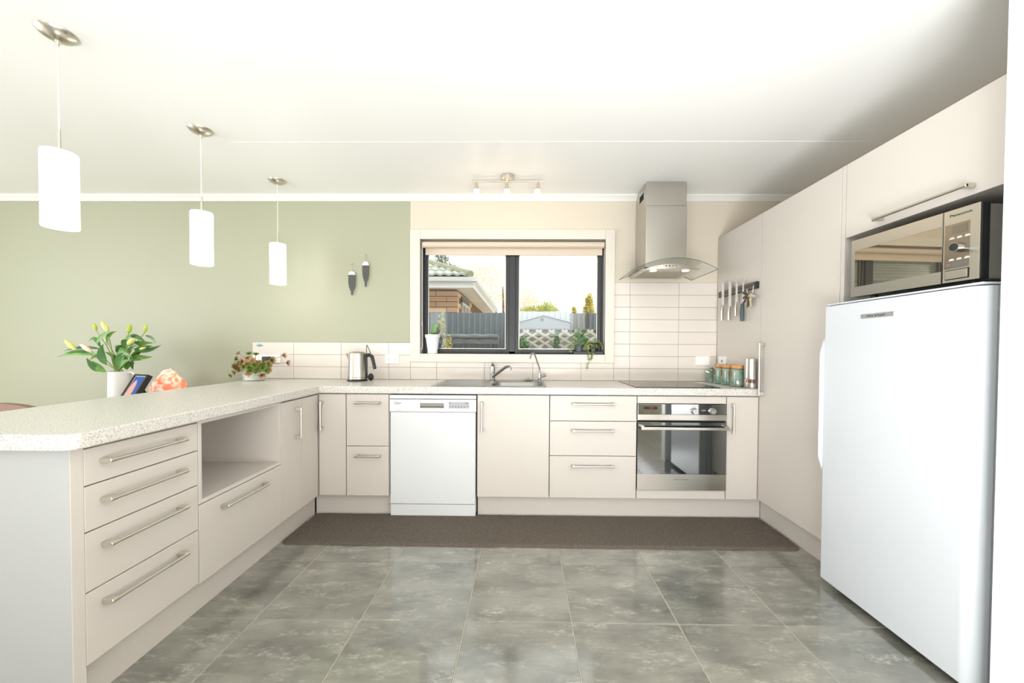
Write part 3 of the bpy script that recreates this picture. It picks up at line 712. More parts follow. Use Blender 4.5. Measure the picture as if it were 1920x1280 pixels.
#SECTION2
# ---------------------------------------------------------------- rug
b = MB(); nx, ny = 260, 40; rx0, rx1, ry0, ry1 = .088, 3.185, -.992, -.562
import mathutils.noise as mn
def inr(x, y, r=.045):
    dx = max(rx0+r-x, 0, x-(rx1-r)); dy = max(ry0+r-y, 0, y-(ry1-r)); return math.hypot(dx, dy)-r
vs = []
for j in range(ny+1):
    for i in range(nx+1):
        x = rx0+(rx1-rx0)*i/nx; y = ry0+(ry1-ry0)*j/ny
        e_ = inr(x, y)
        if e_ > 0:
            cx = min(max(x, rx0+.045), rx1-.045); cy = min(max(y, ry0+.045), ry1-.045); k = .045/math.hypot(x-cx, y-cy)
            x = cx+(x-cx)*k; y = cy+(y-cy)*k; e_ = 0
        z = .0115*min(1, (-e_)/.012)**.5+.0025*mn.noise(Vector((x*60, y*60, 0)))*(1 if e_ < -.004 else 0)+.001
        vs.append((x, y, z))
fs = [(j*(nx+1)+i, j*(nx+1)+i+1, (j+1)*(nx+1)+i+1, (j+1)*(nx+1)+i) for j in range(ny) for i in range(nx)]
b.add(vs, fs)
solo('rug', b, rugm, 'long dark brown-grey runner rug on the tiles along the base cabinets', 'rug', ang=180, recalc=False)

# ---------------------------------------------------------------- pendant lamps
def pendant(x, y):
    t = thing('pendant_lamp', '', 'lamp', (x, y, H), 0, 'pendant lamps over the left counter')
    part('canopy', MB().lathe([(.064, 0), (.063, -.004), (.05, -.016), (.03, -.026), (.008, -.031), (.007, -.045), (.005, -.05)], (x, y, H), 32), nickel, t)
    part('cord', MB().cyl((x, y, H-.045), (x, y, 2.05), .0022, n=8), whtpl, t)
    part('stem', MB().cyl((x, y, 2.06), (x, y, 1.955), .0055, n=12), nickel, t)
    b = MB().lathe([(.054, 0), (.055, .004), (.055, .302), (.053, .307), (.012, .307)], (x, y, 1.66), 36, capb=False)
    b.lathe([(.054, 0), (.050, .002), (.050, .30)], (x, y, 1.66), 36, capb=False, capt=False)
    part('shade', b, shade, t, recalc=False)
    return t
pl0 = pendant(-.367, -1.69)
for k, (t, (x, y), lab) in enumerate(((pl0, (-.367, -1.69), 'white glass tube pendant lamp nearest the viewer over the left counter'),
        (copy_tree(pl0), (-.364, -.985), 'white glass tube pendant lamp in the middle of the row of three'),
        (copy_tree(pl0), (-.350, -.292), 'white glass tube pendant lamp closest to the green back wall'))):
    t.location = (x, y, H); t['label'] = lab
    l = bpy.data.lights.new('pendant_light', 'POINT'); l.energy = .45; l.color = (1, .97, .9); l.shadow_soft_size = .05
    o = bpy.data.objects.new('pendant_light', l); COL.objects.link(o); o.location = (x, y, 1.62)

# track light
tl = thing('track_light', 'satin nickel ceiling bar with three small lit glass spots above the window', 'lamp', (1.413, -.37, H))
part('canopy', MB().cyl((1.413, -.37, H), (1.413, -.37, H-.032), .05, n=32), nickel, tl, bevel=.004)
part('bar', MB().cyl((1.15, -.37, 2.412), (1.676, -.37, 2.412), .0055, n=12).cyl((1.413, -.37, 2.42), (1.413, -.37, 2.405), .012, n=12), nickel, tl)
for x, dx in ((1.182, .003), (1.41, 0), (1.642, -.006)):
    hq = part('spot_head', MB().tube([(x, -.37, 2.408), (x, -.37, 2.395), (x, -.372, 2.392), (x+dx, -.376, 2.345)], [.005, .006, .011, .017], 16), nickel, tl)
    part('spot_shade', MB().tube([(x+dx, -.376, 2.346), (x+dx*1.5, -.38, 2.30), (x+dx*1.5, -.38, 2.298)], [.017, .024, .023], 20), spotsh, hq)
    l = bpy.data.lights.new('spot_light', 'POINT'); l.energy = .24; l.color = (1, .68, .42); l.shadow_soft_size = .025
    o = bpy.data.objects.new('spot_light', l); COL.objects.link(o); o.location = (x+dx*1.5, -.382, 2.27)

# ---------------------------------------------------------------- sockets and switches
def outlet(label, x0, x1, z0, z1, kind):
    t = thing('wall_outlet', label, 'outlet', ((x0+x1)/2, 0, (z0+z1)/2), 0, 'white wall outlets and switches')
    part('plate', MB().box(x0, x1, -.009, -.0005, z0, z1), whtpl, t, bevel=.0025)
    cx, cz = (x0+x1)/2, (z0+z1)/2
    if kind == 'double':
        for sx in (-.027, .027):
            b = MB()
            for dx, dz in ((-.007, .004), (.007, .004), (0, -.010)): b.box(cx+sx+dx-.0012, cx+sx+dx+.0012, -.0098, -.009, cz-.008+dz-.004, cz-.008+dz+.004)
            part('pin_holes', b, greyink, t, kind='stuff')
            part('switch', MB().box(cx+sx*1.75-.006, cx+sx*1.75+.006, -.0115, -.009, cz+.013, cz+.027), whtpl, t, bevel=.001)
    else:
        part('switch', MB().cyl((cx, -.009, cz), (cx, -.011, cz), .009, n=16), whtpl, t, bevel=.001)
    return t
outlet('white double power outlet on the tiles right of the kettle', .374, .491, 1.046, 1.121, 'double')
outlet('white double power outlet behind the trailing succulent', -.749, -.513, 1.046, 1.117, 'double')
outlet('white isolator switch plate on the tiles behind the cooktop', 2.974, 3.089, 1.046, 1.12, 'switch')
t = thing('wall_outlet', 'small white outlet on the beige panel behind the cork-lidded jars', 'outlet', (3.15, -.1, 1.085), 0, 'white wall outlets and switches')
part('plate', MB().box(3.141, 3.1495, -.165, -.045, 1.05, 1.122), whtpl, t, bevel=.0025)
part('switch', MB().cyl((3.141, -.105, 1.085), (3.139, -.105, 1.085), .009, n=16), greyink, t)
ad = solo('plug_adapter', MB().box(-.647, -.585, -.05, -.0118, 1.045, 1.098), blkpl, 'black plug adapter in the outlet behind the succulent', 'plug', bevel=.006)

# ---------------------------------------------------------------- wall ornaments
slate = mat('slate_ceramic', (70, 72, 72), .6, noise=(60, (92, 92, 90), .3, .7, (4, 1, 1)))
bone = mat('bone_white', (240, 238, 230), .5)
twine = mat('pale_twine', (196, 190, 160), .8)
def feather(label, x, zt, w, ztop, zs, zb):
    t = thing('wall_hanging', label, 'ornament', (x, 0, zt), 0, 'feather ornaments on the green wall')
    hw = w/2
    body = [(x-hw, zs), (x-hw*.94, zs-.07), (x-hw*.8, zs-.10), (x-hw*.5, zs-.125), (x-.008, zs-.14), (x-.006, zb), (x+.006, zb), (x+.008, zs-.14), (x+hw*.5, zs-.125), (x+hw*.82, zs-.10), (x+hw*.95, zs-.07), (x+hw, zs)]
    part('blade', MB().prism(body, 'y', -.010, -.004), slate, t, bevel=(.0015, 1))
    cap = [(x+hw, zs+.0005)]+[(x+hw*math.cos(q*PI/12), zs+(ztop-zs)*math.sin(q*PI/12)) for q in range(1, 12)]+[(x-hw, zs+.0005)]
    part('cap', MB().prism(cap, 'y', -.0105, -.004), bone, t, bevel=(.001, 1))
    part('twine', MB().tube([(x-.004, -.007, ztop-.008), (x, -.004, zt), (x+.004, -.007, ztop-.008)], .0012, 6), twine, t)
    part('nail', MB().cyl((x, TF, zt), (x, -.010, zt+.002), .0028, n=8), nickel, t)
feather('lower grey feather-shaped wall hanging with a white top, hung further left', .095, 1.88, .061, 1.817, 1.787, 1.617)
feather('higher grey feather-shaped wall hanging with a white top, nearer the window', .211, 1.957, .056, 1.902, 1.866, 1.687)

# ---------------------------------------------------------------- kettle
kx, ky_ = .21, -.17; Z = ZT
kt = thing('kettle', 'stainless steel electric kettle with a black handle on the back counter', 'kettle', (kx, ky_, Z))
part('base', MB().lathe([(.076, 0), (.078, .004), (.077, .010), (.07, .013)], (kx, ky_, Z), 40), blkpl, kt)
part('body', MB().lathe([(.070, .0135), (.073, .016), (.073, .028), (.072, .032), (.066, .21), (.064, .221)], (kx, ky_, Z), 48), steel, kt)
part('band', MB().lathe([(.0733, .0295), (.0737, .0305), (.0733, .0315)], (kx, ky_, Z), 40, capb=False, capt=False), blkpl, kt)
part('lid', MB().lathe([(.064, .2215), (.060, .227), (.045, .233), (.02, .235)], (kx, ky_, Z), 40), steel, kt)
b = MB(); b.add([(kx-.06, ky_-.022, Z+.155), (kx-.06, ky_+.022, Z+.155), (kx-.058, ky_+.028, Z+.221), (kx-.058, ky_-.028, Z+.221), (kx-.094, ky_, Z+.217), (kx-.088, ky_, Z+.21)],
        [(0, 1, 5), (1, 2, 4, 5), (0, 5, 4, 3), (2, 3, 4), (0, 3, 2, 1)])
part('spout', b, steel, kt, bevel=(.002, 1))
hx = kx+.066
hq = part('handle', MB().box(hx-.006, hx+.012, ky_-.014, ky_+.014, Z+.02, Z+.216).tube([(hx, ky_, Z+.203), (hx+.03, ky_, Z+.208), (hx+.052, ky_-.002, Z+.195), (hx+.062, ky_-.003, Z+.16), (hx+.076, ky_-.004, Z+.095)], [.014, .015, .015, .0135, .013], 12), blkpl, kt, bevel=(.003, 1))
part('handle_loop', MB().tube([(hx+.006, ky_, Z+.213), (hx+.008, ky_, Z+.285), (hx+.012, ky_, Z+.288), (hx+.04, ky_, Z+.222), (hx+.006, ky_, Z+.217)], .003, 8), blkpl, kt)
part('cord_end', MB().ell((hx+.034, ky_+.02, Z+.0305), .022, .022, .030, 14, 10), blkpl, kt)

# ---------------------------------------------------------------- jars, mills, watering jug, knife rack
celadon = mat('celadon_glaze', (100, 128, 114), .15, noise=(14, (158, 170, 152), .35, .65), coat=.4)
cork = mat('cork_lid', (214, 160, 104), .7, noise=(90, (180, 118, 66), .4, .7))
tag_ = mat('wooden_tag', (130, 96, 56), .7)
def jar(x, y, label, g='green pottery jars beside the cooktop'):
    t = thing('storage_jar', label, 'jar', (x, y, ZT), .4, g)
    part('body', MB().lathe([(.040, 0), (.047, .004), (.0485, .03), (.0485, .10), (.045, .115), (.038, .124), (.040, .132), (.036, .132), (.034, .12)], (x, y, ZT), 36), celadon, t)
    part('lid', MB().lathe([(.036, .130), (.0445, .133), (.0445, .150), (.043, .153)], (x, y, ZT), 32), cork, t)
    part('twine_tag', MB().lathe([(.0392, .124), (.0405, .1255), (.0392, .127)], (x, y, ZT), 24, capb=False, capt=False).box(x-.054, x-.050, y-.012, y+.006, ZT+.07, ZT+.115), tag_, t)
    return t
j0 = jar(3.088, -.435, 'green glazed jar with a cork lid next to the steel mills')
for (x, y), lab in (((3.086, -.31), 'green glazed jar with a cork lid in the middle of three'), ((3.084, -.20), 'green glazed jar with a cork lid beside the small watering jug')):
    c = copy_tree(j0); c.location = (x, y, ZT); c['label'] = lab
jg = thing('watering_jug', 'small green glazed pouring jug against the tiles beside the jars', 'jug', (3.072, -.075, ZT))
part('body', MB().lathe([(.032, 0), (.036, .004), (.038, .03), (.044, .075), (.046, .092), (.043, .094), (.038, .05), (.03, .01)], (3.072, -.075, ZT), 28, capt=True), celadon, jg)
part('handle', MB().tube([(3.088, -.085, ZT+.088), (3.075, -.09, ZT+.117), (3.05, -.092, ZT+.115), (3.036, -.09, ZT+.08)], .006, 10), celadon, jg)
part('spout_rim', MB().tube([(3.022, -.088, ZT+.09), (3.035, -.098, ZT+.083), (3.06, -.108, ZT+.082), (3.075, -.108, ZT+.088)], .007, 10), whtpl, jg)
clearp = mat('pepper_window', (150, 96, 74), .15, noise=(160, (40, 28, 24), .45, .55), coat=.6)
saltp = mat('salt_window', (222, 178, 154), .15, noise=(160, (90, 60, 50), .5, .62), coat=.6)
def mill(x, y, win_, label):
    t = thing('mill', label, 'mill', (x, y, ZT), 0, 'steel mills on the worktop')
    part('base', MB().lathe([(.0245, 0), (.0255, .002), (.0255, .036), (.024, .038)], (x, y, ZT), 32), steel, t)
    part('window', MB().cyl((x, y, ZT+.038), (x, y, ZT+.062), .0235, n=28), win_, t)
    part('body', MB().lathe([(.024, .062), (.0255, .064), (.0255, .197), (.0245, .203), (.018, .205)], (x, y, ZT), 32), steel, t)
mill(3.112, -.528, saltp, 'steel pepper mill half hidden behind its twin, next to the jars')
mill(3.108, -.582, clearp, 'steel pepper mill at the front right corner of the worktop')

rk = thing('knife_rack', 'dark magnetic knife rack mounted on the tall beige panel', 'rack', (3.138, -.32, 1.62))
b = MB().box(3.126, 3.149, -.578, -.062, 1.598, 1.644)
part('bar', b, mat('rack_black', (72, 68, 64), .5), rk, bevel=.002)
for z in (1.61, 1.632): part('magnet_strip', MB().box(3.1245, 3.1265, -.560, -.075, z-.004, z+.004), mat('rack_strip', (120, 112, 104), .4, .6) if z < 1.62 else bpy.data.materials['rack_strip'], rk)
part('end_cap', MB().box(3.1255, 3.1495, -.580, -.568, 1.597, 1.645), blkpl, rk, bevel=.002)
blade = mat('knife_blade', (232, 232, 230), .18, .9)
dkgreen = mat('dark_green_handle', (66, 84, 82), .45)
def knife(y, tip, bol, end, w, label, hm, hw=.013):
    t = thing('kitchen_knife', label, 'knife', (3.121, y, bol), 0, 'knives on the magnetic rack')
    prof = [(y-w/2, bol), (y-w/2, tip-.06), (y-w*.28, tip-.02), (y+w*.42, tip), (y+w/2, tip-.005), (y+w/2, bol)]
    part('blade', MB().prism(prof, 'x', 3.1215, 3.1238), blade, t)
    part('handle', MB().tube([(3.122, y+w*.2, bol+.006), (3.121, y+w*.2, bol-.004), (3.118, y+w*.15, (bol+end)/2), (3.120, y+w*.15, end)], [hw*.7, hw*.85, hw, hw*.9], 12), hm, t)
    return t
knife(-.143, 1.722, 1.528, 1.41, .040, 'wide-bladed steel knife, first from the wall on the rack', steel)
knife(-.25, 1.708, 1.508, 1.403, .042, 'steel chef knife, second from the wall on the rack', steel)
knife(-.345, 1.690, 1.528, 1.428, .028, 'short steel paring knife, third from the wall on the rack', steel, .010)
knife(-.432, 1.694, 1.502, 1.383, .020, 'narrow boning knife with a dark green handle on the rack', dkgreen, .015)
bronze = mat('bronze_trinket', (110, 84, 56), .4, .7)
kb = thing('key_bunch', 'bunch of small keys and trinkets hanging from the end of the rack', 'keys', (3.13, -.53, 1.56))
part('hook', MB().tube([(3.1235, -.555, 1.62), (3.121, -.556, 1.59), (3.120, -.552, 1.572)], .0018, 6), whtpl, kb)
part('key_ring', MB().tube([(3.118+.002*math.cos(q*PI/10), -.535+.02*math.cos(q*PI/10), 1.562+.016*math.sin(q*PI/10)) for q in range(20)], .0022, 6, closed=True), steel, kb)
for i, (y, z, a_, m_) in enumerate(((-.490, 1.545, .8, blkpl), (-.475, 1.528, 1.0, blackink), (-.505, 1.538, .3, steel), (-.525, 1.522, -.05, blackink), (-.545, 1.515, -.15, twine), (-.52, 1.512, .1, bronze), (-.565, 1.55, -1.3, twine), (-.50, 1.57, 1.9, blackink), (-.535, 1.565, 2.6, steel), (-.512, 1.553, 1.3, bronze))):
    M0 = Matrix.Translation((3.117-.002*i, y, z)) @ Matrix.Rotation(a_, 4, 'X')
    part('key', MB().box(-.002, .002, -.008, .008, -.040, .012).ell((0, 0, .014), .004, .015, .015, 10, 6).xf(M0), m_, kb)

# ---------------------------------------------------------------- potted plants indoors
leafg = mat('succulent_green', (104, 132, 58), .45, noise=(30, (150, 170, 88), .35, .65))
leafr = mat('succulent_russet', (190, 138, 96), .5, noise=(30, (206, 176, 136), .35, .65))
leafy = mat('succulent_olive', (122, 124, 58), .5, noise=(30, (176, 150, 92), .35, .65))
stemm = mat('pink_stem', (200, 158, 130), .6)
ceram = mat('pale_green_ceramic', (226, 230, 220), .2)
sx_, sy_ = -.612, -.185
sp = thing('succulent_pot', 'trailing russet and green succulent in a pale ceramic bowl', 'plant', (sx_, sy_, ZT))
part('pot', MB().lathe([(.062, 0), (.074, .004), (.083, .04), (.088, .075), (.088, .098), (.083, .098), (.078, .07)], (sx_, sy_, ZT), 36), ceram, sp)
part('soil', MB().lathe([(.0795, .078), (.05, .088), (.01, .092)], (sx_, sy_, ZT), 24), mat('potting_soil', (70, 54, 40), .95), sp)
def C1(cx, cy, d=0): return Vector((sx_+(cx-530)*.00034, sy_-.02-d, ZT+(1100-cy)*.000363))
ros = [(270, 520, 1, .02), (250, 640, 2, .03), (265, 750, 0, .05), (520, 530, 0, .03), (605, 550, 0, .0), (240, 965, 0, .09), (300, 900, 2, .08), (690, 870, 0, .10), (960, 850, 0, .06), (880, 960, 1, .07), (960, 640, 1, 0), (1015, 660, 2, .02), (1205, 560, 1, -.02), (1310, 710, 1, -.01), (410, 680, 1, .05), (540, 730, 1, .07), (830, 720, 1, .03), (700, 770, 2, .06), (930, 740, 1, .05), (350, 770, 1, .08), (470, 620, 1, .02), (640, 740, 1, .04), (650, 920, 1, .10), (980, 770, 1, .04)]
ros += [(random.uniform(280, 1000), random.uniform(620, 880), random.choice((0, 0, 1, 2)), random.uniform(.03, .10)) for _ in range(34)]
root_c = Vector((sx_, sy_, ZT+.088))
sb = MB()
for cx, cy, k, d in ros:
    c = C1(cx, cy, d); mid = root_c.lerp(c, .5)+Vector((0, 0, .018)); sb.tube([root_c, mid, c], [.0035, .003, .0022], 6)
    dirv = (c-mid).normalized(); b = MB(); n_ = 18
    R_ = dirv.to_track_quat('Z', 'Y').to_matrix()
    for i in range(n_):
        a_ = i*2.399; rr = .012+.018*(i/n_); tilt = 1.25-.9*(i/n_)
        dv = R_ @ Vector((math.cos(a_)*math.cos(tilt), math.sin(a_)*math.cos(tilt), math.sin(tilt)))
        sd = R_ @ Vector((-math.sin(a_), math.cos(a_), 0))
        upv = dv.cross(sd)
        b.leaf([c, c+dv*rr*.7+upv*.002, c+dv*(rr+.008)], .017, sd, .3, n=4)
    part('rosette', b, (leafg, leafr, leafy)[k], sp, ang=None, recalc=False)
part('stem', sb, stemm, sp, kind='stuff')
bdm = mat('blue_glass', (128, 178, 190), .08, coat=.5)
bs = thing('plant_stick', 'small pale blue glass bird on a thin stick in the succulent pot', 'ornament', (sx_+.03, sy_, ZT+.09))
c = C1(620, 325, -.03)
part('stick', MB().tube([(sx_+.03, sy_, ZT+.088), c], .0012, 6), nickel, bs)
part('bird', MB().ell(c, .022, .012, .012, 10, 6).ell(c+Vector((.022, 0, -.002)), .014, .006, .006, 8, 5), bdm, bs)

# orchid leaves in white pot on the sill
ox, oy, oz = .768, .025, WZ0+.0005
op = thing('potted_orchid', 'leafy orchid in a tall white pot at the left end of the sill', 'plant', (ox, oy, oz))
part('pot', MB().lathe([(.038, 0), (.042, .003), (.044, .012), (.041, .018), (.056, .128), (.058, .133), (.0625, .136), (.064, .160), (.061, .160), (.055, .13)], (ox, oy, oz), 36), mat('white_pot', (250, 250, 249), .2), op)
part('bark', MB().lathe([(.058, .14), (.03, .15), (.01, .152)], (ox, oy, oz), 16), mat('orchid_bark', (96, 74, 50), .9), op)
lfo = mat('orchid_leaf', (78, 124, 44), .3, noise=(10, (104, 150, 60), .35, .65)); lfd = mat('orchid_leaf_dark', (62, 96, 42), .3)
def L3(p, m_, w, side=(0, -1, 0)): part('leaf', MB().leaf(p, w, side, .15, n=10), m_, op, ang=60, recalc=False)
c = Vector((ox, oy, oz+.148))
L3([c, c+Vector((.006, -.01, .05)), c+Vector((.032, -.012, .118))], lfo, .044, (1, .1, 0))
L3([c, c+Vector((-.05, -.012, .03)), c+Vector((-.092, -.012, -.012))], lfd, .034)
L3([c, c+Vector((-.035, -.02, .04)), c+Vector((-.068, -.025, .03))], lfo, .028)
L3([c, c+Vector((.045, -.02, .035)), c+Vector((.092, -.03, .045))], lfd, .032)
L3([c, c+Vector((.02, -.03, .03)), c+Vector((.055, -.05, .02))], lfo, .028)

# hanging plant trough on the right of the sill
tr_ = thing('plant_trough', 'low dark trough of trailing green succulents at the right end of the sill', 'plant', (2.08, .025, oz))
part('tray', MB().box(1.955, 2.205, -.012, .062, oz, oz+.026), mat('dark_tray', (44, 48, 46), .4), tr_, bevel=.006)
part('pot', MB().lathe([(.032, .004), (.036, .05), (.04, .058), (.036, .058)], (2.005, .024, oz+.022), 20), mat('grey_pot', (84, 92, 94), .5), tr_)
part('pot', MB().lathe([(.034, .004), (.040, .066), (.043, .075), (.039, .075)], (2.13, .024, oz+.022), 20), blkpl, tr_)
trg = mat('trailing_green', (122, 142, 68), .6, noise=(30, (166, 178, 104), .35, .65)); jade = mat('jade_leaf', (64, 116, 72), .35, noise=(30, (120, 160, 100), .35, .7))
def strand(path, r, m_, n_=60):
    b = MB(); P_ = [Vector(p) for p in path]; b.tube(P_, .0016, 5)
    for i in range(n_):
        t_ = random.random()*(len(P_)-1); k = int(t_); p = P_[k].lerp(P_[k+1], t_-k)
        dv = Vector((random.gauss(0, 1), random.gauss(0, .8)-.3, random.gauss(0, .8))).normalized()
        b.leaf([p, p+dv*r*.6, p+dv*r], r*.5, Vector((random.random(), random.random(), .3)), .2, n=2)
    return part('strand', b, m_, tr_, ang=None, kind='stuff', recalc=False)
A = Vector((2.10, .02, oz+.09))
strand([A, (2.085, -.02, oz+.085), (2.075, -.035, oz+.02), (2.08, -.036, oz-.06), (2.065, -.036, oz-.115)], .016, trg, 110)
strand([A, (2.11, -.02, oz+.08), (2.108, -.036, oz+.0), (2.095, -.036, oz-.05)], .016, trg, 90)
strand([A, (2.07, -.0, oz+.10), (2.05, -.02, oz+.07), (2.045, -.025, oz+.04)], .018, trg, 60)
strand([(2.13, .02, oz+.09), (2.16, .01, oz+.12), (2.19, 0, oz+.09), (2.20, -.005, oz+.05)], .018, trg, 70)
strand([(2.12, .02, oz+.08), (2.13, -.01, oz+.10), (2.15, -.015, oz+.06)], .02, trg, 60)
strand([(2.0, .02, oz+.075), (1.975, .0, oz+.095), (1.945, -.012, oz+.065), (1.93, -.02, oz+.02)], .017, trg, 90)
strand([(2.0, .02, oz+.07), (2.02, .01, oz+.14), (2.03, .015, oz+.17)], .032, jade, 45)
strand([(2.05, .03, oz+.05), (2.07, .03, oz+.12), (2.075, .03, oz+.13)], .03, jade, 40)

# ---------------------------------------------------------------- dining side: sideboard, jug of lilies, photo, salt lamp, chair
woodm = mat('sideboard_wood', (120, 92, 66), .4, noise=(5, (96, 70, 48), .4, .65, (1, 8, 8)))
SZ = .76
sd_ = thing('sideboard', 'wooden sideboard under the green wall behind the left counter', 'sideboard', (-1.31, -.36, 0))
part('top', MB().box(-1.72, -.90, -.66, -.05, SZ-.03, SZ), woodm, sd_, bevel=.003)
part('carcass', MB().box(-1.70, -.93, -.63, -.06, .12, SZ-.0305), woodm, sd_, bevel=.002)
for i in range(2): part('door', MB().box(-1.69+i*.38, -1.315+i*.38, -.645, -.6305, .14, SZ-.045), woodm, sd_, bevel=.002)
for x in (-1.66, -.97):
    for y in (-.6, -.1): part('leg', MB().cyl((x, y, 0), (x, y, .12), .018, .025, 12), woodm, sd_)
jx, jy = -1.532, -.35
jug = thing('jug', 'tall white jug holding lilies beyond the left counter', 'jug', (jx, jy, SZ))
part('body', MB().lathe([(.062, 0), (.069, .003), (.069, .006), (.066, .22), (.068, .227), (.062, .227), (.058, .02)], (jx, jy, SZ), 36), whtpl, jug)
part('handle', MB().tube([(jx+.062, jy, SZ+0.217), (jx+.095, jy, SZ+0.220), (jx+.118, jy, SZ+0.202), (jx+.124, jy, SZ+0.160), (jx+.112, jy, SZ+0.100), (jx+.064, jy, SZ+0.065)], [.009, .008, .008, .008, .008, .009], 10), whtpl, jug)
lily = mat('lily_leaf', (92, 142, 60), .4, noise=(14, (124, 168, 84), .35, .65)); lild = mat('lily_leaf_dark', (66, 112, 52), .4, noise=(14, (88, 134, 66), .35, .65))
lstem = mat('lily_stem', (128, 160, 72), .5)
budy = mat('bud_yellow', (232, 232, 158), .45, noise=(20, (214, 222, 118), .4, .7, (3, 3, 1))); budg = mat('bud_green', (182, 204, 72), .45, noise=(20, (208, 220, 110), .4, .7))
budp = mat('bud_pink', (238, 224, 204), .45, noise=(18, (232, 206, 188), .4, .7))
def C6(cx, cy, d=0.0): return Vector((jx+(cx-705)*.00054, jy-d, SZ+.225+(800-cy)*.000532))
def bud(o, cx, cy, L_, ang_, wd, m_, d):
    c = C6(cx, cy, d); a_ = Vector((math.sin(ang_), 0, math.cos(ang_)))
    pr_ = [(0, .15), (.1, .5), (.3, .95), (.5, 1), (.75, .75), (.92, .35), (1, .08)]
    part('bud', MB().tube([c+a_*L_*(t_-.5) for t_, r_ in pr_], [wd*r_ for t_, r_ in pr_], 10), m_, o)
    return c-a_*L_*.5
def lilystem(label, buds, leaves, d):
    o = thing('lily_stem', label, 'flower', (jx, jy, SZ+.05), 0, 'lily stems in the white jug')
    base = Vector((jx+random.uniform(-.025, .025), jy-d*.2, SZ+.03)); neck = Vector((base.x*.6+jx*.4, jy-d*.25, SZ+.23))
    first = True
    for (cx, cy, L_, a_, wd, m_) in buds:
        e = bud(o, cx, cy, L_, a_, wd, m_, d)
        part('stem', MB().tube([base, neck, neck.lerp(e, .55)+Vector((0, 0, .02)), e], [.0035, .003, .0026, .002], 8), lstem, o)
    for (p0, p1, p2, w, m_) in leaves:
        q0, q1, q2 = C6(*p0, d), C6(*p1, d+.015), C6(*p2, d+random.uniform(-.03, .05)); dd = q2-q0
        sd = Vector((-dd.z, random.uniform(-.9, .3)*dd.length, dd.x)); sd = sd if sd.z > 0 else -sd
        part('leaf', MB().leaf([q0, q1, q2], w*1.12, sd, .2, n=10), m_, o, ang=60, recalc=False)
lilystem('lily stem with a small green bud at the upper left of the bouquet', [(465, 170, .062, -.35, .0125, budg)],
         [((540, 470), (480, 230), (375, 400), .026, lild), ((540, 480), (300, 420), (60, 515), .020, lild), ((560, 560), (450, 560), (325, 655), .028, lily)], .05)
lilystem('lily stem with a large pale yellow bud at the top centre of the bouquet', [(680, 165, .098, -.55, .017, budy)],
         [((715, 420), (730, 250), (860, 232), .024, lily), ((560, 410), (640, 290), (850, 235), .028, lily), ((700, 700), (590, 560), (690, 410), .045, lild), ((690, 800), (560, 720), (530, 640), .040, lily)], .09)
lilystem('lily stem with a bright green bud right of the top centre', [(908, 190, .078, .22, .0155, budg)],
         [((830, 470), (900, 260), (1000, 300), .026, lily), ((900, 300), (1040, 260), (1110, 390), .030, lild), ((760, 520), (850, 470), (1000, 590), .046, lily), ((740, 790), (800, 650), (1000, 625), .034, lily), ((720, 620), (800, 480), (960, 560), .040, lily), ((880, 420), (960, 400), (1090, 440), .026, lild)], .03)
lilystem('lily stem with a slim green bud at the far upper right', [(1078, 185, .070, .22, .0135, budg)],
         [((1070, 285), (1240, 300), (1265, 410), .020, lild), ((860, 440), (1000, 370), (1230, 390), .040, lily), ((900, 470), (1100, 540), (1262, 415), .034, lild), ((860, 560), (1040, 600), (1238, 585), .036, lily), ((940, 480), (1060, 470), (1160, 500), .028, lild), ((840, 660), (900, 600), (990, 640), .026, lily)], .0)
lilystem('lily stem with two big pale buds leaning to the left', [(222, 425, .112, -.85, .018, budy), (435, 465, .108, -.98, .017, budp)],
         [((560, 560), (300, 500), (110, 595), .030, lily), ((540, 520), (350, 470), (180, 545), .018, lild), ((600, 790), (540, 720), (520, 600), .034, lild)], .10)
lilystem('lily stem with yellowish half-hidden buds on the right side', [(950, 375, .075, .75, .020, budy), (1110, 465, .055, 1.25, .012, budy)],
         [((850, 470), (850, 330), (930, 350), .026, lild), ((1000, 520), (1100, 440), (1240, 430), .032, lild), ((760, 790), (780, 560), (900, 540), .050, lild), ((980, 640), (990, 690), (1000, 740), .016, lild)], .04)
lilystem('lily stem with a small pinkish bud behind the left leaves', [(450, 375, .06, -.45, .014, budp)],
         [((620, 560), (600, 430), (760, 420), .036, lild), ((740, 780), (700, 640), (740, 560), .050, lily), ((680, 700), (620, 600), (650, 430), .044, lild), ((700, 520), (740, 420), (770, 380), .03, lild), ((560, 450), (640, 430), (720, 470), .022, lild), ((600, 640), (560, 560), (480, 520), .024, lily), ((640, 560), (600, 480), (520, 470), .022, lild), ((780, 700), (860, 560), (880, 480), .034, lily), ((720, 760), (760, 700), (860, 680), .03, lily), ((660, 780), (600, 700), (560, 690), .03, lild), ((800, 600), (900, 520), (1010, 500), .03, lild), ((760, 560), (790, 480), (850, 430), .03, lily), ((650, 640), (620, 560), (560, 600), .026, lily), ((820, 780), (820, 650), (930, 600), .036, lild), ((310, 375), (350, 360), (420, 400), .022, lild), ((640, 780), (640, 650), (600, 560), .050, lild)], -.04)

